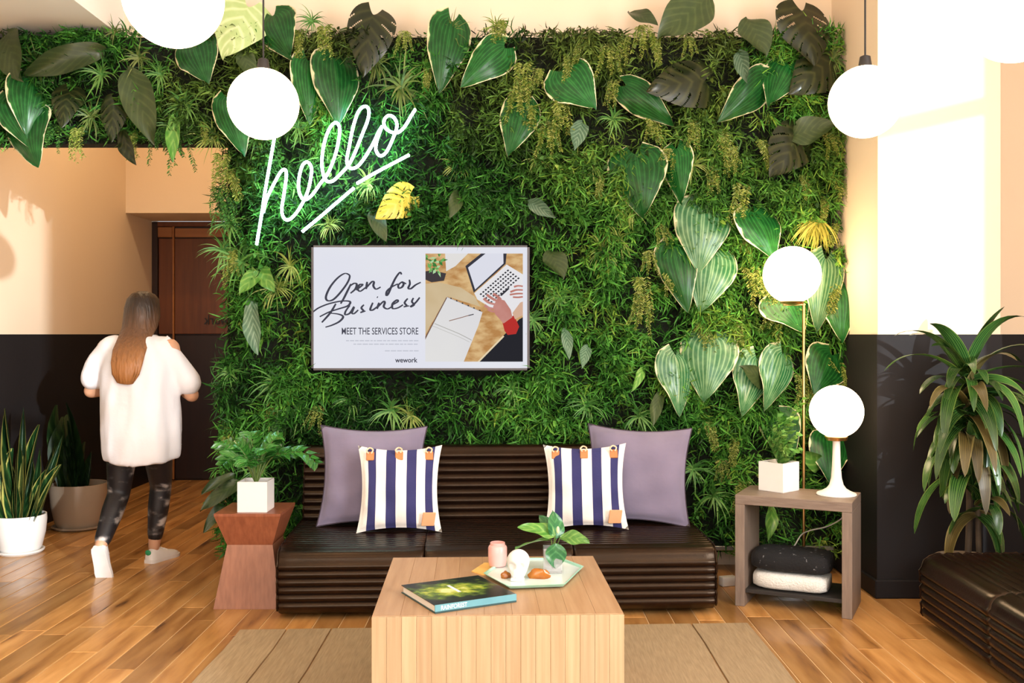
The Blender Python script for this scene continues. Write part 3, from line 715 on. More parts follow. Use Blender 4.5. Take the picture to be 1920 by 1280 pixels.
def pinnate(parent, tipw, sag, n, ln, wd, z0=zbase, width=0.004):
    b = z0; mid = (b+tipw)/2+Vector((0,0,sag)); pts = cat([b, b.lerp(mid, 0.5)+Vector((0,0,sag*0.5)), mid, mid.lerp(tipw, 0.55)+Vector((0,0,sag*0.3)), tipw], 6)
    st = wpart('stem', G().tube(pts, [width*(1-0.6*i/len(pts)) for i in range(len(pts))], 6), M['stem'], parent)
    inv = (parent.matrix_basis @ st.matrix_basis).inverted(); m = len(pts)
    for i in range(n):
        q = 0.30+0.69*i/(n-1); k = min(m-2, int(q*(m-1))); p = pts[k]; d = (pts[k+1]-pts[max(0,k-1)]).normalized()
        side = d.cross(Vector((0,-0.35,1))).normalized()
        for s in (-1, 1):
            dv = (side*s*1.0+d*0.75+Vector((0,-0.1,0.12))).normalized(); L = ln*(0.7+0.5*math.sin(PI*q))*random.uniform(0.85,1.1)
            fr = fade_frame(dv, Vector((0,-0.6,1)))
            link('leaflet', LFM, st, inv @ Matrix.Translation(p) @ fr @ Matrix.Diagonal((wd, L, L, 1)))
for (x, y, dd, sag) in [(424,868,-0.12,0.06),(440,838,0.0,0.05),(415,832,0.10,0.04),(592,868,-0.05,0.10),(520,822,0.02,0.05),(498,845,-0.14,0.06),(540,850,0.12,0.06),(462,870,-0.16,0.05),(470,815,0.14,0.03)]:
    pinnate(ZZ, P(x, y, ZP[1]+dd), sag, 8, 0.078, 0.040)

# ------------------------------------------------------------------ grey side table with lamp, pot, towels
ST = thing('side_table', (1.109, 4.907, 0), -0.4533, 'grey washed wood side table with open shelf beside the sofa', 'table')
tw, td, thh, tk = 0.555, 0.345, 0.552, 0.047
part('tabletop', G().bbox(0, tw, 0, td, thh-tk, thh, 0.002), M['greywood'], ST)
part('side_panel', G().bbox(0, tk, 0, td, 0, thh-tk-0.0005, 0.002), M['greywoodv'], ST)
part('side_panel', G().bbox(tw-tk, tw, 0, td, 0, thh-tk-0.0005, 0.002), M['greywoodv'], ST)
part('shelf', G().bbox(tk+0.0005, tw-tk-0.0005, 0.02, td-0.01, 0.065, 0.085, 0.002), M['shelf'], ST)
def local_of(t, v): return t.matrix_basis.inverted() @ Vector(v)
def folded(name, x0, x1, y0, y1, z0, h, m, label, cat_, layers, parent_mtx):
    t = tag(bpy.data.objects.new(name, None), label, cat_); COL.objects.link(t); t.empty_display_size = 0.05
    t.matrix_basis = parent_mtx @ Matrix.Translation(((x0+x1)/2, (y0+y1)/2, z0))
    w, d = (x1-x0)/2, (y1-y0)/2
    for k in range(layers):
        a = h*k/layers; b = h*(k+1)/layers-0.001; g = G(); rr = random.Random(k+len(name)); rings = []
        n = 12
        for i in range(n+1):
            x = -w+2*w*i/n; e = 1-0.25*(abs(x)/w)**6; wob = 0.004*math.sin(5*x/w+k*2)
            q = []
            for a_ in range(16):
                th_ = 2*PI*a_/16; c_, s_ = math.cos(th_), math.sin(th_)
                q.append((x, d*math.copysign(abs(c_)**0.35, c_)*e+wob, (a+b)/2+(b-a)/2*math.copysign(abs(s_)**0.6, s_)*e))
            rings.append(q)
        part('fold', g.loft(rings), m, t, True, 1.5)
    return t
folded('folded_towel', 0.075, 0.43, 0.03, 0.27, 0.0855, 0.088, M['towel'], 'folded white towel on the shelf of the grey side table', 'towel', 1, ST.matrix_basis)
folded('folded_throw', 0.065, 0.44, 0.03, 0.29, 0.175, 0.10, M['blacktowel'], 'folded black flecked throw on top of the white towel', 'throw', 1, ST.matrix_basis)
BPm = local_of(ST, (1.363, 5.04, thh)); bp = ST.matrix_basis @ Vector((BPm.x, min(BPm.y, td-0.1), thh))
BP = thing('potted_bush', bp, 0.72, 'wispy leafy plant in a white cube pot on the grey side table', 'plant')
cubepot(BP, 0.072, 0.148)
def sprig(parent, pts, n, ln, wd, cols, name='sprig', stemr=0.002, droop=0.0, spread=1.0):
    """one stem carrying many small leaflets, as one part"""
    pts = cat(pts, 5); V, Fc, C = [], [], []
    g = G().tube(pts, [stemr*(1-0.7*i/len(pts)) for i in range(len(pts))], 4); V += g.v; Fc += g.f; C += [cols[0]]*len(g.v)
    m = len(pts)
    for i in range(n):
        q = 0.12+0.88*i/n; k = min(m-2, int(q*(m-1))); p = pts[k]; d = (pts[k+1]-pts[k]).normalized()
        a = random.uniform(0, 6.28); sd = d.cross(Vector((math.sin(a), -0.8, math.cos(a)))).normalized()
        dv = (sd*spread+d*random.uniform(0.4,0.9)+Vector((0,0,-droop))).normalized(); L = ln*random.uniform(0.6,1.15)*(1.15-0.6*q)
        nn = dv.cross(Vector((random.uniform(-1,1), -0.3, random.uniform(-1,1)))).normalized()*wd*0.5
        o = len(V); mid = p+dv*L*0.5
        V += [tuple(p), tuple(mid+nn), tuple(p+dv*L+Vector((0,0,-droop*L*0.4))), tuple(mid-nn)]; Fc.append((o, o+1, o+2, o+3))
        c = cols[random.randrange(len(cols))]; C += [c]*4
    inv = parent.matrix_basis.inverted(); me = bpy.data.meshes.new(name)
    me.from_pydata([inv @ Vector(v) for v in V], [], Fc); me.materials.append(M['frond'])
    ca = me.color_attributes.new('Col', 'FLOAT_COLOR', 'POINT')
    ca.data.foreach_set('color', np.array([(c[0],c[1],c[2],1) for c in C], np.float32).ravel()); me.update()
    return link(name, me, parent)
GR = [(0.035,0.13,0.02),(0.06,0.19,0.03),(0.10,0.25,0.04),(0.02,0.08,0.015)]
YG = [(0.16,0.22,0.03),(0.24,0.29,0.05),(0.10,0.17,0.02),(0.30,0.33,0.08)]
bb = Vector(bp)+Vector((0,0,0.13))
for x, y, dd in [(1448,800,0),(1490,760,0),(1475,785,-0.08),(1440,825,-0.06),(1495,810,-0.05),(1500,838,0),(1465,815,-0.1),(1480,840,-0.12),(1508,740,0.02),(1458,775,0.02)]:
    tp = P(x, y, bb.y+dd); sprig(BP, [bb, bb.lerp(tp, 0.5)+Vector((-0.01,0,0.02)), tp], 46, 0.058, 0.020, GR[1:3]+[(0.16,0.30,0.06)], 'leafy_stem')
TLp = local_of(ST, (1.612, 4.895, thh)); tl = ST.matrix_basis @ Vector((min(TLp.x, tw-0.1), TLp.y, thh))
GC = (1.0, 0.80, 0.58)
TL = thing('table_lamp', tl, 0, 'lit globe table lamp with white tulip base on the grey side table', 'lamp')
part('base', G().lathe([(0.094,0),(0.097,0.004),(0.094,0.010),(0.070,0.020),(0.048,0.033),(0.034,0.052),(0.026,0.085),(0.0215,0.14),(0.019,0.20),(0.018,0.268)], 40), M['white'], TL)
part('collar', G().lathe([(0.018,0.268),(0.050,0.272),(0.056,0.290),(0.050,0.300)], 32), M['brass'], TL)
part('globe', G().sphere((0,0,0.414), 0.130, 40, 24), M['globe'], TL)
FLp = P(1485, 515, 5.30)
FL = thing('floor_lamp', (1.567, 5.30, 0), 0, 'slim brass floor lamp with lit globe behind the grey side table', 'lamp')
part('base', G().lathe([(0.12,0),(0.12,0.012),(0.115,0.016),(0.01,0.018)], 40), M['brass'], FL)
part('pole', G().tube([(0,0,0.016),(0,0,1.515)], 0.0085, 12), M['brass'], FL)
part('arm', G().tube([(0.008,0,1.508),(-0.11,0,1.508)], 0.006, 10), M['brass'], FL)
part('cup', G().lathe([(0.006,1.504),(0.050,1.510),(0.066,1.524),(0.062,1.532)], 32, (-0.063,0,0)), M['brass'], FL)
part('globe', G().sphere((-0.063,0,1.668), 0.153, 40, 24), M['globe'], FL)
# lamp lead and adaptor
q = [P(1583,963,4.86), P(1555,985,4.98), P(1520,994,5.12), P(1503,1002,5.20), P(1490,1022,5.20), P(1480,1032,5.18)]
wpart('power_cord', G().tube(cat([tl+Vector((0.02,0.09,0.004)), tl+Vector((0.05,0.14,-0.01))]+q, 8), 0.0035, 6), M['wcord'], TL)
PA = tag(part('power_adaptor', G().bbox(-0.045, 0.045, -0.025, 0.025, 0, 0.05, 0.006, 2), M['white'], None, True, 0.6, Matrix.Translation((1.16, 5.30, 0)) @ Matrix.Rotation(0.3, 4, 'Z')), 'white power adaptor on the floor between sofa and side table', 'adaptor')
wpart('cord', G().tube(cat([(1.20,5.30,0.03),(1.23,5.28,0.05),(1.27,5.30,0.012),(1.22,5.36,0.006),(1.30,5.45,0.006),(1.40,5.52,0.006)], 8), 0.005, 6), M['cord'], PA)

# ------------------------------------------------------------------ pendant globes
def pendant(x, y, z, r, label):
    t = thing('pendant_lamp', (x, y, ZC), 0, label, 'lamp', 'opal globe pendants')
    part('globe', G().sphere((0,0,z-ZC), r, 48, 28), M['globe'], t)
    part('cap', G().lathe([(0.012,z-ZC+r+0.045),(0.022,z-ZC+r+0.040),(0.028,z-ZC+r+0.002),(0.030,z-ZC+r-0.006)], 20), M['cord'], t)
    part('cord', G().tube([(0,0,z-ZC+r+0.04),(0,0,-0.02)], 0.0042, 8), M['cord'], t)
    part('ceiling_rose', G().lathe([(0.06,0),(0.058,-0.018),(0.01,-0.025)], 24), M['cord'], t)
    return t
RG = 0.152
pendant(-1.076, 4.27, CH+(626-195)*4.27/F, RG, 'lit globe pendant overlapping the neon word')
pendant(-1.043, 3.04, CH+(626+5)*3.04/F, RG, 'large near globe pendant cut by the top of the picture, left side')
pendant(1.505, 4.205, CH+(626-191)*4.205/F, RG, 'lit globe pendant hanging in front of the cream pier')
pendant(1.487, 2.905, CH+(626-18)*2.905/F, RG, 'near globe pendant cut by the top right corner of the picture')

# ------------------------------------------------------------------ wall screen
TVY = 5.50
def tp_(x, y, dy=0.0): return Vector(((x-960)*TVY/F, TVY-dy, CH-(y-HZ)*TVY/F))
a, b = tp_(584, 694), tp_(993, 460)
TV = thing('wall_screen', ((a.x+b.x)/2, TVY, a.z), 0, 'wide wall screen advertising a services store on the planted wall', 'screen')
wpart('housing', G().bbox(a.x, b.x, TVY+0.003, TVY+0.07, a.z, b.z, 0.004), M['bezel'], TV)
def pxbox(x0, y0, x1, y1, y_a, y_b): p, q = tp_(x0, y1), tp_(x1, y0); return G().box(p.x, q.x, y_a, y_b, p.z, q.z)
for r in ((584,460,993,463.5),(584,690,993,694),(584,460,588,694),(988.5,460,993,694)): wpart('bezel', pxbox(*r, TVY-0.004, TVY+0.01), M['bezel'], TV, False)
SCR = wpart('display', pxbox(587, 463, 989, 690.5, TVY, TVY+0.004), emit('display_white', (0.80,0.81,0.90), 0.64, (0.83,0.84,0.90), 2.0), TV, False)
layer = [0]
def sput(name, g, m):
    o = part(name, g, m, SCR, False); o.matrix_basis = (TV.matrix_basis @ SCR.matrix_basis).inverted(); return o
def poly(name, pts, m):
    layer[0] += 1; dy = 0.0004+0.00012*layer[0]
    g = G().add([tp_(x, y, dy) for x, y in pts], [tuple(range(len(pts)))]); return sput(name, g, m)
def stroke(name, pts, w, m, k=6, taper=True):
    layer[0] += 1; dy = 0.0004+0.00012*layer[0]
    pp = cat([Vector((x, y, 0)) for x, y in pts], k); n = len(pp); V, Fc = [], []
    for i, p in enumerate(pp):
        d = (pp[min(i+1,n-1)]-pp[max(i-1,0)]); d = d.normalized() if d.length > 0 else Vector((1,0,0)); nn = Vector((-d.y, d.x, 0))
        ww = w*(0.55+0.45*abs(d.y))*(1.0 if not taper else 0.6+0.4*math.sin(PI*(0.1+0.8*i/max(1,n-1))))/2
        V += [tp_(p.x+nn.x*ww, p.y+nn.y*ww, dy), tp_(p.x-nn.x*ww, p.y-nn.y*ww, dy)]
    for i in range(n-1): Fc.append((2*i, 2*i+1, 2*i+3, 2*i+2))
    return sput(name, G().add(V, Fc), m)
INK = emit('display_ink', (0.035,0.035,0.05), 1.0, (0.045,0.045,0.06), 3.0)
GREY = emit('display_grey', (0.36,0.37,0.42), 1.0)
def c4(*p): return [(580+x/5.118, 450+y/5.118) for x, y in p]
def c5(*p): return [(780+x/5.118, 450+y/5.118) for x, y in p]
for st in [c4((385,335),(340,320),(270,365),(200,450),(160,540),(175,580),(230,570),(300,500),(365,410),(388,345),(360,320)),       # O
           c4((400,420),(370,480),(330,560),(300,610)), c4((390,440),(430,415),(455,425),(440,470),(395,510)),                    # p
           c4((450,480),(500,440),(510,425),(480,430),(465,470),(490,490),(540,455)),                                            # e
           c4((555,400),(545,470)), c4((545,460),(600,400),(620,405),(615,440),(640,470),(685,450)),                               # n
           c4((885,330),(870,310),(830,360),(790,440),(760,510),(740,530),(745,490),(790,450),(850,420)),                         # f
           c4((890,400),(855,430),(860,460),(890,450),(905,420),(890,400),(930,420)), c4((960,380),(965,420),(950,460),(975,465),(1020,430),(1070,405)),
           c4((35,690),(90,650),(190,610),(310,585),(390,590),(370,630),(280,660),(190,690),(100,735)), c4((255,610),(200,700),(120,790)),
           c4((190,700),(280,710),(325,735),(290,780),(220,815),(155,835)),
           c4((390,625),(350,680),(345,715),(390,700),(430,640),(410,695),(430,705),(470,670)), c4((525,620),(500,650),(520,680),(490,695),(540,680)),
           c4((610,600),(585,665),(610,670),(650,640)), c4((650,545),(658,550)),
           c4((670,600),(650,660)), c4((655,645),(710,590),(725,600),(715,640),(750,660),(790,640)), c4((800,620),(850,590),(840,575),(800,610),(800,655),(850,650),(900,620)),
           c4((945,560),(915,600),(935,630),(905,640),(960,630)), c4((1000,555),(985,590),(1005,620),(970,640),(1020,600),(1060,550))]:
    stroke('script_stroke', st, 4.4, INK)
def stext(s, x0, y0, x1, y1, m, bold=0.0):
    layer[0] += 1
    p, q = tp_(x0, y1, 0.0006+0.00012*layer[0]), tp_(x1, y0)
    o = fit_text('lettering', s, m, SCR, 0, q.x-p.x, 0, q.z-p.z, None, bold)
    o.matrix_basis = (TV.matrix_basis @ SCR.matrix_basis).inverted() @ Matrix.Translation(p) @ Matrix.Rotation(PI/2, 4, 'X')
stext('MEET THE SERVICES STORE', 641, 614, 784.5, 627, INK, 0.006)
stext('wework', 741, 670, 783, 679.5, INK, 0.02)
rr = random.Random(3)
for y, xa in ((638.5,649),(645,663),(657.5,722)):
    x = xa
    while x < 783:
        w = rr.uniform(4, 11); poly('fine_print', [(x,y-0.9),(min(785,x+w),y-0.9),(min(785,x+w),y+0.9),(x,y+0.9)], GREY); x += w+1.8
# the photograph shown on the screen
E = lambda n, c, c2=None, s=4, st=(1,1,1): emit(n, c, 0.64, c2, s, st)
poly('photo_wood', c5((92,130),(1025,130),(1025,1165),(92,1165)), E('photo_wood', (0.74,0.50,0.24), (0.50,0.25,0.085), 5, (3,1,6)))
poly('photo_white', c5((280,130),(500,130),(380,250),(290,300)), E('photo_paper', (0.80,0.78,0.76)))
poly('photo_pale_wood', c5((92,420),(220,405),(430,455),(560,540),(620,640),(300,540),(92,900)), E('photo_pale_wood', (0.70,0.56,0.36), (0.62,0.47,0.27), 4))
poly('photo_pot', c5((92,300),(150,290),(290,320),(270,390),(150,405),(92,380)), E('photo_pot', (0.06,0.05,0.055)))
rr = random.Random(5)
GRN = [E('photo_green_%s' % n, c) for n, c in (('deep', (0.05,0.22,0.05)), ('mid', (0.16,0.45,0.12)), ('pale', (0.45,0.72,0.38)))]
for k in range(26):
    a_ = rr.uniform(0, 6.28); cx, cy = 180+rr.uniform(-60,60), 220+rr.uniform(-60,70); L = rr.uniform(40,85); w = rr.uniform(9,16)
    dx, dy = math.cos(a_), math.sin(a_)
    q = [(cx,cy),(cx+dx*L*0.5-dy*w,cy+dy*L*0.5+dx*w),(cx+dx*L,cy+dy*L),(cx+dx*L*0.5+dy*w,cy+dy*L*0.5-dx*w)]
    poly('photo_leaf', c5(*[(min(1020,max(95,x)), max(134,y)) for x, y in q]), GRN[k % 3])
poly('photo_laptop_lid', c5((625,130),(475,250),(555,505),(860,230),(870,130)), E('photo_lid', (0.045,0.045,0.06)))
poly('photo_laptop_display', c5((668,130),(500,265),(568,475),(840,225),(838,130)), E('photo_laptop_display', (0.76,0.77,0.86)))
poly('photo_laptop_base', c5((560,510),(870,235),(1025,330),(1025,650),(900,760),(590,570)), E('photo_laptop_base', (0.84,0.83,0.85)))
KEY = E('photo_key', (0.04,0.04,0.05))
for r in range(5):
    for k in range(12):
        x = 610+k*23.5+r*25; y = 520-k*20.5+r*19
        if x > 640+330: continue
        poly('photo_key', c5((x,y),(x+14,y-12),(x+27,y-3),(x+13,y+9)), KEY)
poly('photo_key', c5((805,530),(885,455),(897,468),(822,537)), KEY)
poly('photo_notebook', c5((300,545),(640,690),(600,820),(460,1165),(92,1165),(92,950)), E('photo_notebook', (0.80,0.79,0.78), (0.76,0.75,0.77), 2))
poly('photo_notebook_edge', c5((292,550),(302,552),(150,840),(92,955),(92,925)), E('photo_edge', (0.20,0.12,0.09)))
stroke('photo_notebook_fold', c5((180,800),(300,850),(420,900),(535,960)), 1.6, E('photo_fold', (0.42,0.41,0.38)), 2, False)
stroke('photo_notebook_fold', c5((160,822),(300,880),(420,930),(515,978)), 1.0, E('photo_fold2', (0.5,0.49,0.46)), 2, False)
stroke('photo_notebook_head', c5((300,548),(420,600),(640,692)), 0.8, E('photo_line', (0.25,0.24,0.25)), 2, False)
for k in range(6):
    x, y = 338+k*55, 560+k*23; poly('photo_spiral', c5((x-6,y-8),(x+7,y-4),(x+6,y+8),(x-7,y+5)), KEY)
stroke('photo_pencil', c5((320,775),(430,745),(510,722)), 2.2, E('photo_pencil', (0.30,0.17,0.13)), 3, False)
stroke('photo_pencil', c5((505,724),(555,712)), 2.6, E('photo_pencil_end', (0.05,0.045,0.06)), 2, False)
poly('photo_trousers', c5((610,1165),(850,905),(990,760),(1025,740),(1025,1165)), E('photo_trousers', (0.022,0.022,0.028)))
poly('photo_table_edge', c5((590,1165),(835,915),(848,925),(612,1165)), E('photo_table_edge', (0.82,0.68,0.45)))
poly('photo_sleeve', c5((830,790),(940,720),(990,830),(960,900),(880,910),(850,870)), E('photo_sleeve', (0.50,0.035,0.03)))
SKN = E('photo_skin', (0.62,0.30,0.26), (0.50,0.18,0.14), 6)
poly('photo_hand', c5((740,640),(780,560),(850,580),(910,670),(925,740),(840,800),(760,710)), SKN)
for f in (((760,660),(700,650),(660,625)),((770,620),(700,600),(650,560)),((790,590),(730,560),(680,525)),((815,575),(780,540),(740,515)),((770,690),(720,680),(690,660))):
    stroke('photo_finger', c5(*f), 6.0, SKN, 4, False)
for f in (((1025,445),(980,440),(940,450)),((1025,480),(960,480),(905,500)),((1025,515),(970,515),(900,525)),((1025,545),(980,550),(930,548))):
    stroke('photo_finger', c5(*f), 5.2, SKN, 4, False)
poly('photo_arm', c5((925,700),(1000,600),(1025,590),(1025,720),(950,760)), E('photo_arm', (0.70,0.45,0.32)))

# ------------------------------------------------------------------ neon word
NY = 5.46
def c6(*p): return [P(460+x/4.268, 180+y/4.268, NY) for x, y in p]
o0 = P(620, 330, NY)
NEON = thing('neon_sign', (o0.x, NY, o0.z), 0, 'white green neon word hello with underline on the planted wall', 'sign')
strokes = [c6((255,200),(235,320),(200,520),(160,750),(130,950),(90,1190)),
           c6((145,930),(165,840),(190,780),(240,680),(285,605),(318,590),(328,640),(310,780),(292,900),(305,970),(345,990),(400,945),(455,860),(500,760),(525,650),(528,570),(495,528),(455,560),(428,670),(432,770),(470,828),(530,795),(600,700),
              (660,620),(710,500),(742,380),(755,260),(725,213),(680,250),(640,345),(615,480),(618,600),(650,678),(700,678),(760,625),(820,560),(865,480),(930,320),(980,190),(988,110),(955,82),(905,125),(862,250),(832,400),(812,520),(838,575),(890,568),(950,500),(1020,385),(1065,290),(1095,240)),
           c6((1095,240),(1055,350),(1045,430),(1080,478),(1130,445),(1185,330),(1213,240),(1195,180),(1150,155),(1112,190),(1115,245),(1160,285),(1220,292),(1275,245),(1320,170),(1362,103)),
           c6((455,1085),(600,965),(740,845),(870,735)), c6((892,700),(1020,625),(1170,545),(1312,470))]
for s in strokes:
    tb = wpart('neon_tube', G().tube(cat(s, 8), 0.0082, 8), M['neon'], NEON)
for s in strokes:
    for p in (s[0], s[-1], s[len(s)//2]):
        wpart('standoff', G().tube([p+Vector((0,0.007,0)), p+Vector((0,0.20,0))], 0.004, 6), M['steel'], NEON)

# ------------------------------------------------------------------ planted wall
LWY = 5.66
LW = thing('vertical_garden', (0.12, LWY, 0.1), 0, 'lush green planted wall of moss, ferns and broad leaves', 'plant wall')
X0, X1, Z0, Z1, ZH = -1.65, 1.868, 0.12, 3.07, 2.44
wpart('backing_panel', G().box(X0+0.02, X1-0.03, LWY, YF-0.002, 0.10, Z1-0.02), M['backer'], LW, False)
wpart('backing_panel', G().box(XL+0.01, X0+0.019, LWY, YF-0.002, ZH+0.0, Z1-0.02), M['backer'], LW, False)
wpart('drip_rail', G().bbox(X0+0.05, X1-0.05, LWY-0.10, LWY, 0.13, 0.155, 0.003), M['steel'], LW)
def vnoise(x, z, sc_, seed):
    r = np.random.default_rng(seed).random((64, 64))
    u, v = x*sc_+100.3, z*sc_+50.7
    i, j = np.floor(u).astype(int), np.floor(v).astype(int); fu, fv = u-i, v-j
    fu = fu*fu*(3-2*fu); fv = fv*fv*(3-2*fv); i0, j0, i1, j1 = i % 64, j % 64, (i+1) % 64, (j+1) % 64
    return (r[i0,j0]*(1-fu)+r[i1,j0]*fu)*(1-fv)+(r[i0,j1]*(1-fu)+r[i1,j1]*fu)*fv
def moss(n, seed, lmin, lmax, wmin, wmax, name, bright=1.0, out=0.55, curlk=0.45, gap=0.35, dep=0.08, lift=0.0):
    rg = np.random.default_rng(seed)
    A1 = (X1-X0)*(Z1-Z0); A2 = (X0-XL)*(Z1-ZH); n1 = int(n*A1/(A1+A2)); n2 = n-n1
    x = np.concatenate([rg.uniform(X0, X1, n1), rg.uniform(XL+0.01, X0, n2)]); z = np.concatenate([rg.uniform(Z0, Z1, n1), rg.uniform(ZH, Z1, n2)])
    cl = vnoise(x, z, 5.0, 1)*0.45+vnoise(x, z, 13.0, 2)*0.35+vnoise(x, z, 27.0, 5)*0.2
    cl = np.clip((cl-0.22)/0.55, 0, 1)
    keep = (rg.random(n) < np.clip((cl-gap)*2.6+0.2, 0.14, 1)) & ~((np.abs(x+0.06) < 1.09) & (z < 0.70)) & ~((x > -1.15) & (x < 0.13) & (z > 1.12) & (z < 1.88))
    x, z, cl = x[keep], z[keep], cl[keep]; n = len(x)
    y = LWY-dep*cl-rg.uniform(0, 0.02, n)-lift
    th_ = rg.uniform(0, 2*PI, n); hang = vnoise(x, z, 2.2, 3)
    d = np.stack([np.cos(th_), -out-rg.random(n)*0.7, np.sin(th_)*0.9-0.10-0.8*(hang > 0.55)], 1); d /= np.linalg.norm(d, axis=1, keepdims=True)
    L = rg.uniform(lmin, lmax, n); w = rg.uniform(wmin, wmax, n)
    p = np.stack([x, y, z], 1); sd = np.cross(d, rg.normal(0, 1, (n, 3))+np.array([0, -0.6, 0])); sd /= np.linalg.norm(sd, axis=1, keepdims=True)+1e-9
    V = np.empty((n, 7, 3), np.float32); ax = rg.normal(0, curlk, (n, 3)); ax[:, 2] -= 0.30
    for k in range(3):
        ww = (w*(0.35, 0.5, 0.42)[k])[:, None]; V[:, 2*k] = p-sd*ww; V[:, 2*k+1] = p+sd*ww
        p = p+d*(L/3)[:, None]; d = d+ax; d /= np.linalg.norm(d, axis=1, keepdims=True)
    V[:, 6] = p
    V[:, :, 1] = np.minimum(V[:, :, 1], YF-0.02); V[:, :, 0] = np.clip(V[:, :, 0], XL+0.01, 1.862)
    base = np.arange(n)*7
    Lq = np.stack([base, base+1, base+3, base+2, base+2, base+3, base+5, base+4, base+4, base+5, base+6], 1).astype(np.int32)
    # natural colour drift between the plant species across the wall
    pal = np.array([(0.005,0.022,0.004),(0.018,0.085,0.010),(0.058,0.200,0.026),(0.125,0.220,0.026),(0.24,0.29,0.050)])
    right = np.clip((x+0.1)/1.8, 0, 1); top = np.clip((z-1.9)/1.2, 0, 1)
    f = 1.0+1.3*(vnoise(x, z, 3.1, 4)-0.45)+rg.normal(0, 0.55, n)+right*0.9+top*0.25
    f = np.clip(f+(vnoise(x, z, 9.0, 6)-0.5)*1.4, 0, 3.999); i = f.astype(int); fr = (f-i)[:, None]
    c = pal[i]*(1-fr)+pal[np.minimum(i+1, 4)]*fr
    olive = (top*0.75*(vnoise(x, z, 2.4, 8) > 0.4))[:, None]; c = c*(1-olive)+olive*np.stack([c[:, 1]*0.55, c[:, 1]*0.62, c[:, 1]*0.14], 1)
    c *= bright*rg.uniform(0.6, 1.4, n)[:, None]  # per-layer depth shading painted into the colour, plus random blade tone
    me = bpy.data.meshes.new(name); inv = np.array(LW.matrix_basis.translation)
    me.vertices.add(n*7); me.vertices.foreach_set('co', (V-inv.astype(np.float32)).reshape(-1))
    me.loops.add(n*11); me.loops.foreach_set('vertex_index', Lq.ravel())
    ls = np.empty((n, 3), np.int32); ls[:, 0] = np.arange(n)*11; ls[:, 1] = ls[:, 0]+4; ls[:, 2] = ls[:, 0]+8
    me.polygons.add(n*3); me.polygons.foreach_set('loop_start', ls.ravel()); me.update(calc_edges=True)
    ca = me.color_attributes.new('Col', 'FLOAT_COLOR', 'POINT')
    c4_ = np.ones((n, 7, 4), np.float32); c4_[:, :, :3] = c[:, None, :]; ca.data.foreach_set('color', c4_.ravel())
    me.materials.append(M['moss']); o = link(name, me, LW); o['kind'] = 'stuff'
    return o
moss(150000, 11, 0.030, 0.065, 0.0045, 0.0080, 'moss', 0.55, 0.5, 0.45, 0.38, 0.11)  # lower layer darkened in colour to stand for shade between the plants
moss(80000, 12, 0.055, 0.125, 0.0055, 0.0105, 'grass_blades', 1.45, 0.45, 0.6, 0.36, 0.13, 0.0)  # upper layers lifted in colour against the painted shade below
moss(20000, 13, 0.022, 0.045, 0.012, 0.024, 'small_leaves', 1.2, 0.5, 0.2, 0.45, 0.14, 0.01)

